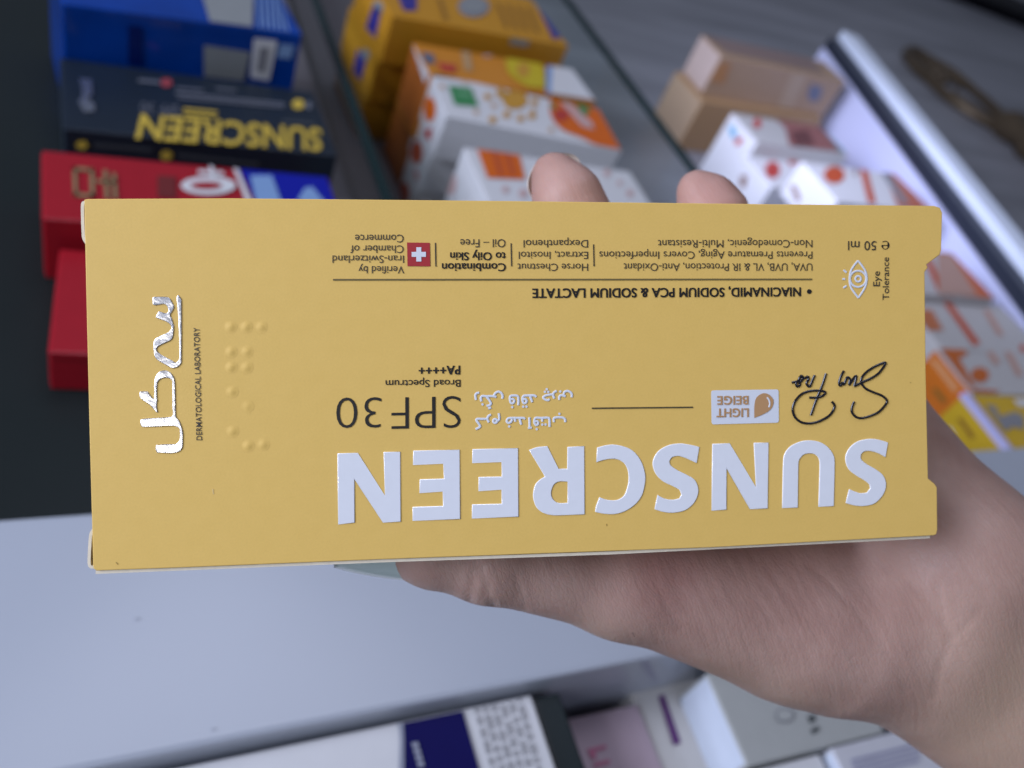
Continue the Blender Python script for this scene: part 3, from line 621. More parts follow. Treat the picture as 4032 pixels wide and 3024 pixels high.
# raised glossy SUNSCREEN letters
gloss_white = M('glossy_white_print', (0.82, 0.83, 0.86), 0.16, vary=0.03, vscale=500, bump=0.05, bscale=500, coat=0.7)
o7 = lambda P: [(1250 + x * .5425, 1700 + y * .5425) for x, y in P]
o8 = lambda P: [(2250 + x * .6103, 1700 + y * .6103) for x, y in P]
S1 = [(2042, 68), (1980, 50), (1920, 45), (1850, 60), (1800, 95), (1770, 145), (1768, 195), (1790, 245), (1840, 285), (1890, 315), (1920, 340), (1925, 365), (1905, 392), (1860, 395), (1790, 370), (1768, 460), (1820, 475), (1880, 480), (1950, 465), (2000, 420), (2025, 370), (2027, 320), (2005, 275), (1960, 240), (1900, 205), (1868, 175), (1868, 145), (1890, 127), (1930, 125), (1980, 140), (2025, 165)]
U = [(1358, 492), (1365, 190), (1375, 140), (1410, 95), (1470, 65), (1530, 55), (1600, 65), (1655, 100), (1690, 150), (1698, 200), (1692, 480), (1592, 484), (1600, 205), (1590, 165), (1565, 145), (1530, 140), (1495, 150), (1470, 180), (1464, 215), (1460, 490)]
N1 = [(908, 78), (1020, 73), (1190, 358), (1175, 71), (1271, 69), (1266, 495), (1150, 500), (1000, 238), (1000, 503), (903, 509)]
S2 = [(825, 97), (760, 82), (700, 75), (630, 85), (565, 120), (530, 170), (524, 220), (545, 275), (590, 320), (650, 350), (695, 375), (708, 405), (695, 430), (650, 438), (600, 430), (555, 407), (535, 500), (590, 517), (650, 523), (730, 508), (790, 460), (817, 400), (815, 350), (790, 305), (740, 275), (680, 245), (640, 215), (632, 190), (650, 165), (690, 157), (740, 172), (808, 203)]
CC = [(165, 102), (215, 88), (270, 82), (340, 95), (400, 125), (450, 190), (475, 270), (475, 330), (455, 410), (410, 470), (340, 515), (270, 532), (200, 528), (152, 517), (158, 480), (180, 422), (230, 438), (290, 440), (335, 415), (358, 365), (368, 300), (360, 240), (335, 200), (290, 177), (230, 178), (160, 197)]
RR = [(1535, 133), (1590, 112), (1668, 103), (1750, 268), (1812, 268), (1814, 110), (1936, 103), (1940, 600), (1720, 607), (1640, 590), (1590, 550), (1567, 490), (1565, 440), (1580, 385), (1610, 350), (1650, 325), (1590, 225)]
RH = [(1815, 363), (1760, 361), (1720, 380), (1698, 430), (1702, 475), (1730, 508), (1765, 517), (1815, 515)]
EA = [(1125, 126), (1456, 118), (1460, 617), (1120, 630), (1122, 527), (1337, 522), (1335, 420), (1168, 432), (1170, 328), (1338, 325), (1335, 220), (1122, 228)]
EB = [(695, 137), (1032, 129), (1037, 634), (690, 647), (690, 545), (912, 538), (908, 434), (740, 446), (742, 345), (918, 340), (912, 232), (693, 242)]
N2 = [(145, 157), (293, 152), (490, 465), (480, 147), (601, 144), (606, 653), (475, 660), (268, 345), (272, 660), (150, 673)]
for polys in ([o8(S1)], [o8(U)], [o8(N1)], [o8(S2)], [o8(CC)], [o7(RR), o7(RH)], [o7(EA)], [o7(EB)], [o7(N2)]):
    me = fill_curve([smooth_closed(LM(p), 48, 5) for p in polys], extrude=0.03, bevel=0.13, res=3)
    from_curve('raised_letter', me, gloss_white, 0.0000, smooth=False)

# silver foil wordmark running up the left end
foil_big = M('embossed_silver_foil', (0.74, 0.75, 0.79), 0.27, 1.0, vary=0.12, vscale=300, bump=0.6, bscale=480)
A1 = [(510, 110), (545, 90), (800, 95), (870, 150), (915, 240), (935, 310), (900, 390), (862, 450), (905, 570), (930, 680), (920, 860), (880, 950), (760, 1010), (650, 1065), (600, 1110), (600, 1160), (670, 1235), (830, 1320), (960, 1395), (1020, 1360), (1040, 1290), (1030, 800), (1010, 400), (985, 110), (1015, 55), (1055, 100), (1085, 160), (1085, 1380), (1060, 1440), (1000, 1490), (900, 1510), (780, 1450), (620, 1360), (550, 1280), (530, 1150), (530, 1000), (570, 920), (700, 850), (830, 790), (875, 740), (880, 690), (850, 640), (760, 580), (620, 530), (570, 505), (590, 450), (640, 375), (720, 405), (790, 415), (830, 370), (800, 290), (740, 240), (560, 265), (515, 240)]
B1 = [(240, 450), (260, 430), (380, 430), (420, 480), (490, 570), (512, 572), (510, 250), (540, 150), (600, 70), (690, 35), (780, 60), (850, 120), (890, 200), (905, 300), (915, 860), (925, 910), (980, 980), (1030, 1110), (1050, 1200), (1050, 1330), (1045, 1470), (1000, 1540), (930, 1575), (800, 1590), (560, 1575), (535, 1510), (550, 1430), (700, 1415), (900, 1410), (960, 1380), (985, 1320), (985, 1150), (960, 1110), (880, 1080), (300, 1100), (255, 1050), (255, 970), (290, 940), (830, 905), (860, 870), (850, 700), (845, 250), (810, 200), (710, 180), (620, 210), (570, 290), (565, 560), (575, 600), (560, 700), (580, 830), (540, 815), (430, 690), (250, 560)]
for P, oy, s in ((A1, 1150, .1989), (B1, 1450, .211)):
    q = [(500 + x * s, oy + y * s) for x, y in P]
    me = fill_curve([smooth_closed(LM(q), 60, 3)], extrude=0.03, bevel=0.12, res=2)
    from_curve('foil_wordmark', me, foil_big, 0.0)

# printed lines of text
def text(s, A, B, C, mat=ink_thin, weight=0.0, name='text_line', z=0.00009, bold=0.0, space=1.0):
    a, b, c_ = (lx(*p) for p in (A, B, C))
    me = text_mesh(s, weight, 4, space)
    if bold: me = embolden(me, bold)
    co = get_co(me); x0, x1_ = co[:, 0].min(), co[:, 0].max()
    u = (co[:, 0] - x0) / (x1_ - x0); v = co[:, 1] / 0.69
    q = a + u[:, None] * (b - a) + v[:, None] * (c_ - a)
    set_co(me, np.column_stack([q, z + 0.006 * co[:, 2]])); return link_mesh(name, me, mat, HB)
def line180(s, xr, xl, yb, yc, **k):      # upside-down line: starts at xr, ends at xl, baseline yb, cap height yc
    if isinstance(yb, tuple): y0, y1_ = yb
    else: y0 = y1_ = yb
    return text(s, (xr, y0), (xl, y1_), (xr, y0 + (yc - (y0 if not isinstance(yb, tuple) else yb[0]))), **k)
line180('SPF', 1813, 1541, (1557, 1562), 1687, mat=ink, weight=-0.016)
line180('30', 1501, 1324, (1562, 1564), 1686, mat=ink, weight=-0.016)
line180('Broad Spectrum', 1813, 1518, (1495, 1497), 1523, mat=ink, weight=0.006)
line180('PA++++', 1812, 1648, (1440, 1442), 1474, mat=ink, bold=0.034, space=1.08)
line180('NIACINAMID, SODIUM PCA & SODIUM LACTATE', 3153, 2095, (1132, 1137), 1167, mat=ink, bold=0.032, space=1.03)
line180('UVA, UVB, VL & IR Protection, Anti-Oxidant', 3198, 2455, 1037, 1066.5)
line180('Prevents Premature Aging, Covers Imperfections', 3198, 2359, 990, 1019)
line180('Non-Comedogenic, Multi-Resistant', 3198, 2590, 945, 975)
line180('Horse Chestnut', 2315, 2037, 1038, 1067)
line180('Extract, Inositol', 2315, 2042, 991, 1020)
line180('Dexpanthenol', 2315, 2061, 945, 975)
line180('Combination', 1991.5, 1739.5, (1037, 1037), 1068, mat=ink, bold=0.022, space=1.02)
line180('to Oily Skin', 1991.5, 1772, (994, 994), 1025, mat=ink, bold=0.022, space=1.02)
line180('Oil – Free', 1990, 1812, 942, 974)
line180('Verified by', 1591, 1411, 1048, 1077)
line180('Iran-Switzerland', 1590.5, 1309, 1006, 1035.5)
line180('Chamber of', 1589, 1380, 966.5, 996.5)
line180('Commerce', 1589, 1398, 924, 955)
line180('50 ml', 3450, 3338, 949.7, 985.5, weight=0.004)
line180('\u212e', 3501, 3469.5, 949, 992, mat=ink)
text('Eye', (3463, 1127), (3463, 1068), (3437, 1127), weight=0.006)
text('Tolerance', (3499, 1181), (3499, 1013), (3474, 1181), weight=0.006)
text('DERMATOLOGICAL LABORATORY', (796, 1733), (785, 1290), (773.6, 1733), weight=0.006)

def bar(name, p, q, wpx, mat, z=0.00009):
    a, b = lx(*p), lx(*q); t = (b - a) / np.linalg.norm(b - a); n = np.array([-t[1], t[0]]) * wpx / 2 * 0.0000435
    V = [(*(a + n), z), (*(a - n), z), (*(b - n), z), (*(b + n), z)]
    return mesh_obj(name, V, [(0, 1, 2, 3)], mat, HB)
olive = M('olive_rule_ink', (0.17, 0.125, 0.04), 0.5)
bar('rule', (1311, 1101.5), (3197, 1100), 6.5, olive)
bar('rule', (2330, 1607.5), (2728, 1603.5), 6, M('dark_rule_ink', (0.09, 0.07, 0.03), 0.5))
for x, y0, y1_ in ((2337.5, 962, 1049), (2013, 958, 1049), (1715, 956, 1050)): bar('divider_rule', (x - 1, y0), (x + 1, y1_), 4.5, ink_thin)
def flat(name, polys, mat, z, sm=None):
    P = [LM(p) for p in polys]
    if sm: P = [smooth_closed(p, sm, 5) for p in P]
    return from_curve(name, fill_curve(P), mat, z)
flat('bullet', [circle_pts((3185.6, 1148), 9.5)], ink, 0.00009)
flat('flag_panel', [[(1602.7, 955), (1692, 956), (1694, 1049), (1604.5, 1048)]], M('flag_red', (0.42, 0.03, 0.035), 0.45), 0.00008)
cx_, cy_, L_, h_ = 1649, 1002, 28, 9.8
flat('flag_cross', [[(cx_-h_, cy_-L_), (cx_+h_, cy_-L_), (cx_+h_, cy_-h_), (cx_+L_, cy_-h_), (cx_+L_, cy_+h_), (cx_+h_, cy_+h_), (cx_+h_, cy_+L_), (cx_-h_, cy_+L_), (cx_-h_, cy_+h_), (cx_-L_, cy_+h_), (cx_-L_, cy_-h_), (cx_-h_, cy_-h_)]], white_ink, 0.00016)

# shade badge
def round_quad(c, r=10, n=5):
    out = []
    for k in range(4):
        p = np.array(c[k], float); a = np.array(c[k - 1], float) - p; b = np.array(c[(k + 1) % 4], float) - p
        a /= np.linalg.norm(a); b /= np.linalg.norm(b)
        for t in np.linspace(0, 1, n): out.append(tuple(p + a * r * (1 - t) ** 2 + b * r * t ** 2))
    return out
flat('shade_badge', [round_quad([(2799, 1537), (3065, 1533), (3066, 1664), (2801, 1671)])], white_ink, 0.00008)
tan = M('tan_ink', (0.52, 0.29, 0.13), 0.45)
line180('BEIGE', 2946, 2822, (1559, 1560), 1592, mat=tan, weight=0.006, bold=0.025, space=1.05, z=.00017)
line180('LIGHT', 2947, 2819, (1608, 1609), 1641, mat=tan, weight=0.006, bold=0.025, space=1.05, z=.00017)
bo = lambda P: [(2700 + x * .2049, 1380 + y * .2049) for x, y in P]
flat('drop_icon', [bo([(1310, 1295), (1420, 1250), (1560, 1180), (1640, 1110), (1675, 1030), (1675, 950), (1640, 890), (1580, 840), (1500, 820), (1420, 845), (1355, 900), (1325, 970), (1310, 1100)])], tan, 0.00017, 60)
def strokes(name, lines, wpx, mat, z, k=6, flatten=0.25):
    me = stroke_curve([smooth_open(LM(l), k) if len(l) > 2 else LM(l) for l in lines], wpx / 2 * 0.0435, 3)
    a = get_co(me) * 0.001; a[:, 2] = a[:, 2] * flatten + z; set_co(me, a); return link_mesh(name, me, mat, HB, True)
strokes('drop_highlight', [bo([(1555, 900), (1595, 955), (1608, 1030), (1590, 1090)])], 7, white_ink, 0.00018)
# eye icon
eo = lambda P: [(3200 + x * .2049, 880 + y * .2049) for x, y in P]
lens_l = [(870, 715), (790, 810), (725, 930), (705, 1070), (725, 1210), (790, 1320), (875, 1430)]
lens_r = [(870, 715), (950, 820), (1015, 930), (1037, 1070), (1010, 1210), (950, 1320), (875, 1430)]
strokes('eye_icon', [eo(lens_l), eo(lens_r), eo(circle_pts((870, 1065), 155, 28) + [(1025, 1065)]), eo(circle_pts((872, 1065), 54, 20) + [(926, 1065)]),
                     eo([(590, 895), (645, 940)]), eo([(568, 1068), (620, 1068)]), eo([(585, 1238), (645, 1200)])], 8.5, white_ink, 0.00006, 4, 0.2)
# Persian product name, written in white strokes
fo = lambda P: [(1850 + x * .18987, 1510 + y * .18987) for x, y in P]
fa = [[(195, 190), (140, 205), (115, 250), (130, 340)],
      [(240, 370), (228, 300), (260, 260), (350, 265), (470, 262), (550, 280)], [(345, 275), (400, 340), (440, 415), (400, 455), (345, 465)], [(380, 520), (440, 500)], [(500, 255), (530, 200), (590, 170), (650, 195), (680, 260), (672, 315)],
      [(1005, 450), (1008, 330), (990, 260), (900, 250), (840, 265), (832, 330), (850, 400), (890, 410), (925, 370), (900, 325), (850, 325)],
      [(1375, 280), (1340, 250), (1200, 248), (1110, 262), (1092, 340), (1115, 405), (1155, 405), (1180, 365), (1150, 320), (1110, 330)], [(1250, 260), (1270, 320), (1295, 385)],
      [(1655, 325), (1620, 345), (1560, 330), (1520, 290), (1560, 255), (1640, 235), (1720, 225)], [(1800, 155), (1750, 180), (1725, 230), (1750, 310)],
      [(1855, 340), (1855, 280), (1890, 245), (1985, 265)], [(1945, 230), (1960, 180), (2020, 155), (2085, 180), (2115, 230), (2112, 285)],
      [(440, 645), (385, 675), (365, 735), (395, 805)], [(365, 735), (250, 735), (150, 735), (140, 770), (190, 840), (215, 890), (180, 920), (120, 950)],
      [(600, 615), (610, 700), (605, 750), (560, 790)], circle_pts((525, 778), 40, 14) + [(565, 778)],
      [(1145, 735), (1110, 715), (1000, 715), (850, 715), (790, 730), (765, 785), (810, 820), (860, 790), (880, 740)], [(930, 730), (945, 790)], [(1035, 730), (1050, 800), (1068, 850)],
      [(1235, 700), (1240, 910)], [(1205, 925), (1285, 915)],
      [(1655, 900), (1650, 740), (1610, 710), (1480, 715), (1380, 710), (1345, 740), (1342, 820), (1380, 865), (1420, 830), (1400, 785), (1350, 785)], [(1500, 730), (1505, 790)],
      [(1745, 800), (1740, 730), (1780, 705), (1860, 700), (1930, 710), (1972, 740), (1978, 800)]]
strokes('persian_text', [fo(l) for l in fa], 9.5, white_ink, 0.00006, 4, 0.2)
for (x, y) in [(262, 432), (878, 488), (1105, 478), (1172, 478), (1555, 172), (1625, 172), (1592, 118), (1873, 165), (815, 890), (1500, 850), (1568, 848), (1385, 945), (1855, 628)]:
    flat('persian_dot', [fo(circle_pts((x, y), 27, 10))], white_ink, 0.0001)
# handwritten product script in raised black varnish
black_gloss = M('raised_black_varnish', (0.010, 0.009, 0.012), 0.12, vary=0.1, coat=0.8)
so = lambda P: [(3050 + x * .226, 1380 + y * .226) for x, y in P]
scr = [[(1380, 890), (1345, 980), (1340, 1070), (1390, 1140), (1460, 1175), (1560, 1170), (1700, 1125), (1820, 1060), (1920, 950), (1950, 890), (1930, 840), (1850, 780), (1720, 730), (1600, 675), (1530, 610), (1500, 540), (1520, 460), (1600, 370), (1720, 290), (1850, 230), (1925, 212), (1890, 290), (1800, 400), (1680, 480), (1540, 545), (1380, 622)],
       [(1380, 622), (1418, 450), (1370, 480), (1295, 595), (1305, 500), (1255, 470), (1205, 590), (1180, 560), (1140, 615), (1118, 560), (1150, 450), (1200, 355)],
       [(990, 890), (1030, 940), (1030, 1010), (960, 1120), (840, 1200), (700, 1255), (560, 1270), (440, 1240), (350, 1160), (310, 1040), (330, 930), (390, 830), (480, 750), (620, 705), (760, 700), (860, 715), (875, 745), (830, 790), (740, 820), (600, 820)],
       [(890, 400), (840, 560), (790, 690), (720, 860), (625, 1130)],
       [(692, 430), (650, 530), (603, 630), (550, 575), (585, 500), (570, 455), (510, 485), (460, 440), (420, 500), (440, 550), (485, 490), (460, 450)], [(420, 510), (372, 560), (385, 625), (435, 600), (420, 530)], [(400, 535), (295, 560)]]
strokes('raised_script', [so(l) for l in scr], 10.5, black_gloss, 0.0001, 5, 0.75)
# Braille embossing
bd = lambda x, y: (750 + x * .3617, 1200 + y * .3617)
for (x, y, hh) in [(435, 240, 1), (605, 240, 1), (770, 240, .9), (440, 510, 1), (610, 510, .9), (440, 680, 1), (610, 680, .9), (450, 945, .9), (620, 1105, .55), (455, 1375, .9), (625, 1535, 1), (790, 1520, .9)]:
    c0 = lx(*bd(x, y)); r = 0.00108; V = [(0, 0, 0)]; V = []; Fc = []; nr, ns = 7, 22
    for i in range(nr + 1):
        t = i / nr; hgt = 0.00013 * hh * (math.cos(math.pi * t) * .5 + .5) + 0.00001
        for j in range(ns): V.append((c0[0] + r * t * math.cos(2*math.pi*j/ns), c0[1] + r * t * math.sin(2*math.pi*j/ns), hgt))
    for i in range(nr):
        for j in range(ns): Fc.append((i*ns + j, (i+1)*ns + j, (i+1)*ns + (j+1) % ns, i*ns + (j+1) % ns))
    mesh_obj('braille_dot', V, Fc, ycard, HB, True)
# tiny scuffs on the card
for (x, y, l, a, m_) in [(457, 2213, 12, .9, M('dull_scuff', (.42, .27, .06), .6)), (838, 1925, 20, 1.45, M('pale_scratch', (.80, .62, .28), .5)), (2388, 2062, 9, 1.4, MATS['dull_scuff']), (3582, 1506, 5, .2, MATS['dull_scuff'])]:
    bar('scuff', (x, y), (x + l * math.cos(a), y + l * math.sin(a)), 3, m_, 0.00006)

# ------------------------------------------------------------------ the hand
def cpt(px, py, d): return np.array([(px - CX) / F_PX * d, (py - CY) / F_PX * d, d])   # mm, camera axes
VOX = 0.85
def hand():
    def cone(a, b):
        return (cpt(*a[:3]), cpt(*b[:3]), a[3], b[3])
    palm = [cone((3520, 2330, 192, 15), (2650, 1560, 188, 10.5)), cone((3600, 2200, 192, 15), (2960, 1480, 189, 10.5)),
            cone((3680, 2130, 192, 14.5), (3250, 1480, 190, 10)), cone((3760, 2110, 190, 14), (3440, 1620, 190, 9)),
            # heel of the palm and forearm
            cone((3715, 2190, 180, 16.5), (3470, 2200, 187, 15)), cone((3796, 2272, 184, 18.8), (5300, 3310, 200, 22.5)), cone((3610, 2535, 188, 19.5), (5180, 3640, 200, 22.5)),
            cone((3560, 2462, 186, 18.2), (3180, 2405, 183, 17.2)),
            # thenar and thumb metacarpal
            cone((3250, 2458, 183, 18.2), (2450, 2316, 168, 9.6)), cone((3050, 2390, 182, 15), (2550, 2210, 172, 9))]
    thumb = [cone((2450, 2312, 168, 9.4), (1915, 2205, 160, 7.9)), cone((1915, 2205, 160, 7.9), (1700, 2160, 158, 7.0)), cone((1700, 2160, 158, 7.0), (1580, 2140, 157, 5.6))]
    index = [cone((2650, 1560, 188, 10.5), (2480, 1250, 184, 9)), cone((2480, 1250, 184, 9), (2310, 1000, 180, 8.3)), cone((2310, 1000, 180, 8.4), (2268, 890, 179, 8.2)), cone((2268, 890, 179, 8.2), (2230, 775, 178, 7.2)), cone((2230, 775, 178, 7.2), (2182, 690, 178, 4.9))]
    middle = [cone((2960, 1480, 189, 10.5), (2880, 1250, 185, 9)), cone((2880, 1250, 185, 9), (2830, 1050, 182, 8.4)), cone((2830, 1050, 182, 8.4), (2800, 850, 179, 7.5)), cone((2800, 850, 179, 7.5), (2745, 748, 178.5, 3.7)), cone((2745, 748, 178.5, 3.7), (2800, 768, 178.5, 4.4))]
    ring = [cone((3250, 1480, 190, 10), (3230, 1230, 187, 8.5)), cone((3230, 1230, 187, 8.5), (3180, 1040, 184, 8)), cone((3180, 1040, 184, 8), (3130, 960, 183, 7))]
    pinky = [cone((3440, 1620, 190, 9), (3420, 1400, 187, 7.6)), cone((3420, 1400, 187, 7.6), (3360, 1260, 184, 7)), cone((3360, 1260, 184, 7), (3310, 1180, 183, 6.2))]
    allc = palm + thumb + index + middle + ring + pinky
    lo = np.min([np.minimum(c[0] - c[2], c[1] - c[3]) for c in allc], 0) - 3; hi = np.max([np.maximum(c[0] + c[2], c[1] + c[3]) for c in allc], 0) + 3
    n = np.ceil((hi - lo) / VOX).astype(int) + 1
    ax = [lo[i] + VOX * np.arange(n[i]) for i in range(3)]
    X, Y, Z = [a.astype(np.float32) for a in np.meshgrid(*ax, indexing='ij')]
    def sdf(c):
        a, b, r1, r2 = c; ba = (b - a).astype(np.float32); l2 = float(ba @ ba)
        px, py, pz = X - np.float32(a[0]), Y - np.float32(a[1]), Z - np.float32(a[2])
        t = np.clip((px * ba[0] + py * ba[1] + pz * ba[2]) / l2, 0, 1)
        return np.sqrt((px - t * ba[0]) ** 2 + (py - t * ba[1]) ** 2 + (pz - t * ba[2]) ** 2) - (r1 + (r2 - r1) * t)
    def smin(a, b, k):
        h = np.clip(0.5 + 0.5 * (b - a) / k, 0, 1); return b + (a - b) * h - k * h * (1 - h)
    def chain(cs, k):
        d = sdf(cs[0])
        for c_ in cs[1:]: d = smin(d, sdf(c_), k)
        return d
    D = chain(palm, 9.0)
    D = smin(D, chain(thumb, 3.0), 5.0)
    for f in (index, middle, ring, pinky): D = smin(D, chain(f, 2.5), 4.0)
    # flesh yields to the box: cut the box (a little oversize) out of the hand
    p0 = P0 * 1000
    lx_ = (X - p0[0]) * E1[0] + (Y - p0[1]) * E1[1] + (Z - p0[2]) * E1[2]
    ly_ = (X - p0[0]) * E2[0] + (Y - p0[1]) * E2[1] + (Z - p0[2]) * E2[2]
    lz_ = (X - p0[0]) * NC[0] + (Y - p0[1]) * NC[1] + (Z - p0[2]) * NC[2]
    hx, hy, hz_ = BOX_W * 500, BOX_H * 500, BOX_T * 500
    qx, qy, qz = np.abs(lx_ - hx) - hx - 0.2, np.abs(ly_ - hy) - hy - 0.75, np.abs(lz_ - hz_) - hz_ - 0.7
    bd_ = np.sqrt(np.maximum(qx, 0) ** 2 + np.maximum(qy, 0) ** 2 + np.maximum(qz, 0) ** 2) + np.minimum(np.maximum(qx, np.maximum(qy, qz)), 0)
    D = -smin(-D, bd_, 1.2)
    # naive surface nets
    s = D < 0
    cs = sum(s[i:n[0]-1+i, j:n[1]-1+j, k:n[2]-1+k].astype(np.int8) for i in (0, 1) for j in (0, 1) for k in (0, 1))
    cell = (cs > 0) & (cs < 8)
    ids = -np.ones(cell.shape, np.int64); I = np.argwhere(cell); ids[cell] = np.arange(len(I))
    acc = np.zeros((len(I), 3)); cnt = np.zeros(len(I))
    off = np.array([(i, j, k) for i in (0, 1) for j in (0, 1) for k in (0, 1)])
    for a in range(8):
        for b in range(a + 1, 8):
            if np.abs(off[a] - off[b]).sum() != 1: continue
            da = D[tuple((I + off[a]).T)]; db = D[tuple((I + off[b]).T)]
            m = (da < 0) != (db < 0); t = da[m] / (da[m] - db[m])
            acc[m] += off[a] + t[:, None] * (off[b] - off[a]); cnt[m] += 1
    V = lo + VOX * (I + acc / cnt[:, None])
    F = []
    for axn in range(3):
        o1, o2 = [q for q in range(3) if q != axn]
        sl0 = [slice(1, -1)] * 3; sl1 = [slice(1, -1)] * 3
        sl0[axn] = slice(0, n[axn] - 1); sl1[axn] = slice(1, n[axn])
        A_, B_ = s[tuple(sl0)], s[tuple(sl1)]; E_ = np.argwhere(A_ != B_)
        fl = A_[tuple(E_.T)]
        base = E_.copy(); base[:, o1] += 1; base[:, o2] += 1
        q = []
        for (u, v) in ((-1, -1), (0, -1), (0, 0), (-1, 0)):
            c_ = base.copy(); c_[:, o1] += u; c_[:, o2] += v; q.append(ids[tuple(c_.T)])
        q = np.stack(q, 1)
        if axn == 1: fl = ~fl
        q[~fl] = q[~fl][:, ::-1]
        F.append(q)
    F = np.concatenate(F); F = F[(F >= 0).all(1)]
    # light smoothing
    ed = np.concatenate([F[:, [0, 1]], F[:, [1, 2]], F[:, [2, 3]], F[:, [3, 0]]])
    for it in range(3):
        sm = np.zeros_like(V); ct = np.zeros(len(V))
        np.add.at(sm, ed[:, 0], V[ed[:, 1]]); np.add.at(ct, ed[:, 0], 1); np.add.at(sm, ed[:, 1], V[ed[:, 0]]); np.add.at(ct, ed[:, 1], 1)
        V = V + 0.5 * (sm / ct[:, None] - V)
    # vertex normals
    fn = np.cross(V[F[:, 2]] - V[F[:, 0]], V[F[:, 3]] - V[F[:, 1]]); vn = np.zeros_like(V)
    for k in range(4): np.add.at(vn, F[:, k], fn)
    vn /= np.linalg.norm(vn, axis=1)[:, None] + 1e-9
    # skin creases pressed into the surface (given as points on the visible skin)
    pr = np.column_stack([CX + F_PX * V[:, 0] / V[:, 2], CY + F_PX * V[:, 1] / V[:, 2]])
    facing = (vn * V).sum(1) < 0
    disp = np.zeros(len(V))
    for (line, wd, dep) in [([(1872, 2200), (1866, 2270), (1850, 2350), (1840, 2420)], 9, .42), ([(1895, 2230), (1912, 2300), (1932, 2370), (1945, 2420)], 9, .5), ([(2030, 2270), (2050, 2350), (2065, 2420)], 9, .2),
                            ([(3433, 2184), (3551, 2273), (3650, 2360), (3720, 2470)], 12, .24), ([(3182, 2221), (3300, 2330), (3425, 2472), (3536, 2642), (3570, 2720)], 10, .18),
                            ([(3100, 2240), (3210, 2420), (3360, 2590)], 9, .14), ([(3010, 2200), (3090, 2330), (3240, 2550)], 9, .18), ([(3690, 2290), (3715, 2420), (3740, 2520), (3700, 2640), (3680, 2750)], 11, .2), ([(3860, 2400), (3800, 2470), (3740, 2520)], 10, .15), ([(2560, 2200), (2600, 2330), (2680, 2480)], 9, .16)] + [([(x0, 2190), (x0 + 40 + .05 * (x0 - 2600), 2330), (x0 + 130 + .12 * (x0 - 2600), 2500), (x0 + 200 + .16 * (x0 - 2600), 2640)], 7, .10) for x0 in (2640, 2715, 2770, 2850, 2905, 2960, 3050, 3120)]:
        P = np.array(smooth_open(line, 8)); best = np.full(len(V), 1e9)
        for k in range(len(P) - 1):
            a, b = P[k], P[k + 1]; t = np.clip(((pr - a) @ (b - a)) / ((b - a) @ (b - a)), 0, 1)
            best = np.minimum(best, np.linalg.norm(pr - a - t[:, None] * (b - a), axis=1))
        disp += np.where(facing, dep * np.exp(-(best / wd) ** 2), 0)
    V = V - vn * disp[:, None]
    # redness of the skin: thenar flush, finger tips, heel of the palm
    blush = np.zeros(len(V))
    for (px, py, d, r, a) in [(2500, 2290, 165, 7, 1.0), (2640, 2260, 165, 7, .55), (2900, 2260, 175, 12, .5), (3740, 2160, 178, 9, .9), (2230, 700, 172, 14, .3), (2800, 780, 172, 14, .5), (3300, 2300, 175, 14, .3)]:
        q = V - cpt(px, py, d); blush += a * np.exp(-((q ** 2).sum(1)) / (r * r))
    tanm = np.zeros(len(V))
    for (px, py, d, r, a) in [(3980, 2650, 175, 20, 1.0), (2350, 2480, 165, 8, .7), (2800, 2620, 172, 10, .7), (3100, 2740, 172, 10, .6), (3850, 2850, 180, 18, .7)]:
        q = V - cpt(px, py, d); tanm += a * np.exp(-((q ** 2).sum(1)) / (r * r))
    return V, F, np.clip(blush, 0, 1.3), np.clip(tanm, 0, 1)
HV, HF, HBL, HT = hand()
org = cpt(3700, 2400, 188)
hv = ((HV - org) * 0.001) @ np.eye(3)
hm = Matrix.Identity(4); ow = R @ (org * 0.001) + CAM_POS
for i in range(3):
    for j, s_ in ((0, 1), (1, -1), (2, -1)): hm[i][j] = R[i][j] * s_
    hm[i][3] = ow[i]
hv = hv * np.array([1, -1, -1])

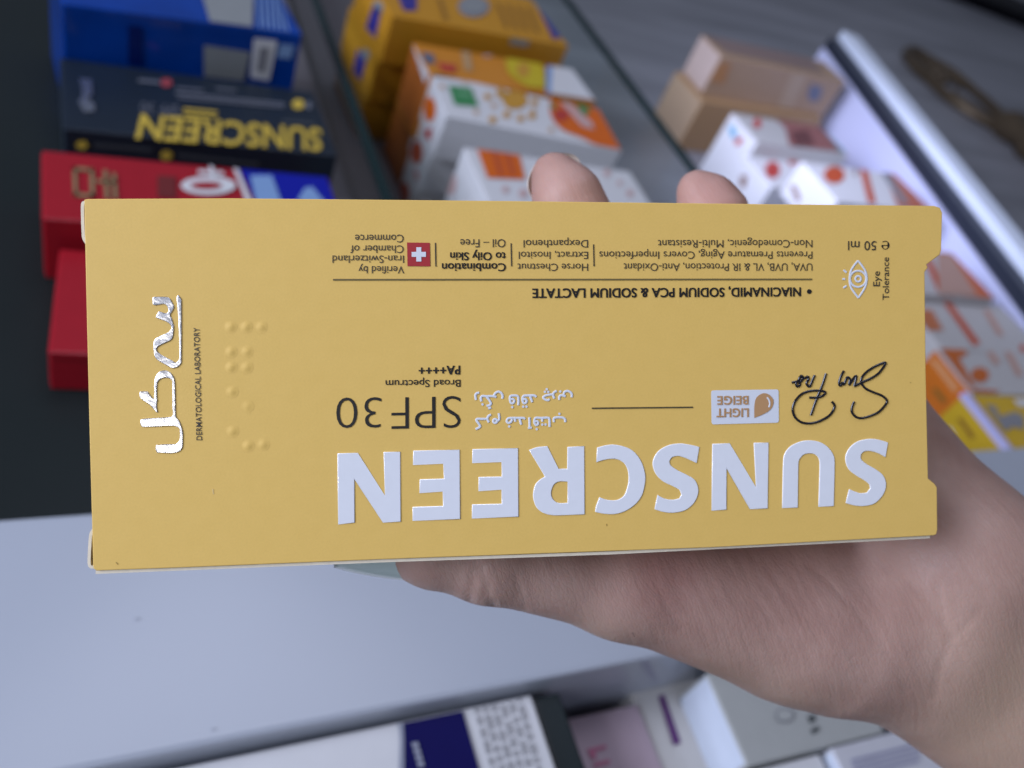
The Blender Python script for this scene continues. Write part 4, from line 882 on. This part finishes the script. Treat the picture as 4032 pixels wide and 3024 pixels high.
def skin_mat():
    m = bpy.data.materials.new('skin'); m.use_nodes = True
    nt = m.node_tree; b = nt.nodes['Principled BSDF']; N = nt.nodes.new; Lk = nt.links.new
    tc = N('ShaderNodeTexCoord')
    at1 = N('ShaderNodeAttribute'); at1.attribute_name = 'blush'; at2 = N('ShaderNodeAttribute'); at2.attribute_name = 'tan'
    n = N('ShaderNodeTexNoise'); n.inputs['Scale'].default_value = 70; n.inputs['Detail'].default_value = 5; Lk(tc.outputs['Object'], n.inputs['Vector'])
    cr = N('ShaderNodeValToRGB'); cr.color_ramp.elements[0].position = .3; cr.color_ramp.elements[0].color = (0.40, 0.240, 0.192, 1); cr.color_ramp.elements[1].position = .7; cr.color_ramp.elements[1].color = (0.53, 0.350, 0.285, 1)
    Lk(n.outputs['Fac'], cr.inputs[0])
    m1 = N('ShaderNodeMix'); m1.data_type = 'RGBA'; m1.inputs['B'].default_value = (0.48, 0.175, 0.155, 1)
    s1_ = N('ShaderNodeMath'); s1_.operation = 'MULTIPLY'; s1_.inputs[1].default_value = .62; Lk(at1.outputs['Fac'], s1_.inputs[0]); Lk(s1_.outputs[0], m1.inputs['Factor']); Lk(cr.outputs[0], m1.inputs['A'])
    m2 = N('ShaderNodeMix'); m2.data_type = 'RGBA'; m2.inputs['B'].default_value = (0.49, 0.335, 0.235, 1)
    s2_ = N('ShaderNodeMath'); s2_.operation = 'MULTIPLY'; s2_.inputs[1].default_value = .8; Lk(at2.outputs['Fac'], s2_.inputs[0]); Lk(s2_.outputs[0], m2.inputs['Factor']); Lk(m1.outputs['Result'], m2.inputs['A'])
    Lk(m2.outputs['Result'], b.inputs['Base Color'])
    b.inputs['Roughness'].default_value = 0.48; b.inputs['Specular IOR Level'].default_value = 0.4
    b.inputs['Subsurface Weight'].default_value = 0.25; b.inputs['Subsurface Radius'].default_value = (1, .35, .2); b.inputs['Subsurface Scale'].default_value = 0.002
    # fine skin lines running across the thumb side of the palm + pores
    vr = N('ShaderNodeVectorRotate'); vr.rotation_type = 'Z_AXIS'; vr.inputs['Angle'].default_value = math.radians(-24)
    mp = N('ShaderNodeMapping'); mp.inputs['Scale'].default_value = (800, 50, 120)
    nd = N('ShaderNodeTexNoise'); nd.inputs['Scale'].default_value = 60; nd.inputs['Detail'].default_value = 2
    vm = N('ShaderNodeVectorMath'); vm.operation = 'MULTIPLY_ADD'; vm.inputs[1].default_value = (0.004, 0.004, 0.004)
    Lk(tc.outputs['Object'], nd.inputs['Vector']); Lk(nd.outputs['Color'], vm.inputs[0]); Lk(tc.outputs['Object'], vm.inputs[2]); Lk(vm.outputs[0], vr.inputs['Vector']); Lk(vr.outputs[0], mp.inputs[0])
    nl = N('ShaderNodeTexNoise'); nl.inputs['Scale'].default_value = 1; nl.inputs['Detail'].default_value = 3; nl.inputs['Roughness'].default_value = .55; Lk(mp.outputs[0], nl.inputs['Vector'])
    mq = N('ShaderNodeMapping'); mq.inputs['Scale'].default_value = (1500, 560, 900); Lk(vr.outputs[0], mq.inputs[0])
    vo = N('ShaderNodeTexVoronoi'); vo.feature = 'DISTANCE_TO_EDGE'; vo.inputs['Scale'].default_value = 1; vo.inputs['Randomness'].default_value = .9; Lk(mq.outputs[0], vo.inputs['Vector'])
    vs = N('ShaderNodeMapRange'); vs.interpolation_type = 'SMOOTHSTEP'; vs.inputs[1].default_value = 0; vs.inputs[2].default_value = .16; Lk(vo.outputs['Distance'], vs.inputs[0])
    a1 = N('ShaderNodeMath'); a1.operation = 'MULTIPLY_ADD'; a1.inputs[1].default_value = .15; Lk(vs.outputs[0], a1.inputs[0])
    a2 = N('ShaderNodeMath'); a2.operation = 'MULTIPLY'; a2.inputs[1].default_value = .75; Lk(nl.outputs['Fac'], a2.inputs[0]); Lk(a2.outputs[0], a1.inputs[2])
    bp = N('ShaderNodeBump'); bp.inputs['Strength'].default_value = .42; bp.inputs['Distance'].default_value = .0005; Lk(a1.outputs[0], bp.inputs['Height']); Lk(bp.outputs['Normal'], b.inputs['Normal'])
    return m
hand_o = mesh_obj('hand', hv, HF.tolist(), skin_mat(), None, True)
hand_o.matrix_world = hm
for nm, arr in (('blush', HBL), ('tan', HT)):
    at = hand_o.data.attributes.new(nm, 'FLOAT', 'POINT'); at.data.foreach_set('value', arr.astype(np.float32))
tag(hand_o, 'open palm and thumb with mint nail holding the yellow box from behind', 'hand')

def nail(base, tip, down, halfw, sag, thick, mat, n=14, m=9):
    """curved nail plate: base and tip points, 'down' = outward direction, all in camera mm"""
    b, t, dn = np.array(base), np.array(tip), np.array(down, float); ax_ = t - b; Ln = np.linalg.norm(ax_); ax_ /= Ln
    dn -= ax_ * (dn @ ax_); dn /= np.linalg.norm(dn); sd = np.cross(ax_, dn)
    V = []; Fc = []
    for layer in (0, 1):
        for i in range(n + 1):
            u = i / n; wv = halfw * (1 - max(0, (u - .55) / .45) ** 2.2 * 0.86) * (0.86 + .14 * min(1, u * 5))
            for j in range(m + 1):
                v = (j / m * 2 - 1); 
                V.append(b + ax_ * Ln * u + sd * wv * v + dn * (sag * (1 - (v * wv / halfw) ** 2) - 1.3 * (u - .35) ** 2 * 1.2 - layer * thick))
    S = (n + 1) * (m + 1)
    for i in range(n):
        for j in range(m):
            q = [i*(m+1)+j, (i+1)*(m+1)+j, (i+1)*(m+1)+j+1, i*(m+1)+j+1]; Fc.append(tuple(q)); Fc.append(tuple(S + k for k in q[::-1]))
    rim = [i*(m+1) for i in range(n+1)] + [n*(m+1)+j for j in range(1, m+1)] + [i*(m+1)+m for i in range(n-1, -1, -1)] + [j for j in range(m-1, 0, -1)]
    for k in range(len(rim)):
        a, c_ = rim[k], rim[(k+1) % len(rim)]; Fc.append((a, c_, S + c_, S + a))
    V = (np.array(V) - org) * 0.001 * np.array([1, -1, -1])
    o = mesh_obj('nail', V, Fc, mat, hand_o, True); return o
mint = M('mint_nail_varnish', (0.62, 0.74, 0.70), 0.10, vary=0.04, coat=0.9)
nail(cpt(1640, 2219, 157), cpt(1325, 2176, 155), (0.05, 1, -0.55), 6.2, 3.4, 0.5, mint)['label'] = 'mint thumbnail'
clear = M('bare_nail', (0.66, 0.56, 0.47), 0.3)
nail(cpt(2225, 790, 185), cpt(2142, 614, 181), (-.45, -.1, 1), 7.2, 1.5, 0.5, clear)
nail(cpt(2790, 860, 185), cpt(2730, 694, 181), (-.4, -.1, 1), 6.6, 1.5, 0.5, clear)
# a single dark hair on the skin
hp = np.column_stack([CX + F_PX * HV[:, 0] / HV[:, 2], CY + F_PX * HV[:, 1] / HV[:, 2]])
hd = np.hypot(hp[:, 0] - 2487, hp[:, 1] - 2495) + (HV[:, 2] - 150) * 2
hp0 = HV[int(np.argmin(hd))] - np.array([0, 0, 0.12])
hpts = [hp0 + np.array(q) for q in ((-.35, -.55, 0), (-.1, -.1, -.12), (.1, .3, -.1), (.2, .6, 0))]
V = []; Fc = []
for k, q in enumerate(hpts):
    for a in range(4): V.append(q + .05 * (1 - .2 * k) * np.array([math.cos(a * math.pi / 2), 0.3 * math.sin(a * math.pi / 2), math.sin(a * math.pi / 2)]))
for k in range(3):
    for a in range(4): Fc.append((4*k + a, 4*k + (a + 1) % 4, 4*k + 4 + (a + 1) % 4, 4*k + 4 + a))
mesh_obj('hair', (np.array(V) - org) * 0.001 * np.array([1, -1, -1]), Fc, M('dark_hair', (.03, .02, .015), .5), hand_o)
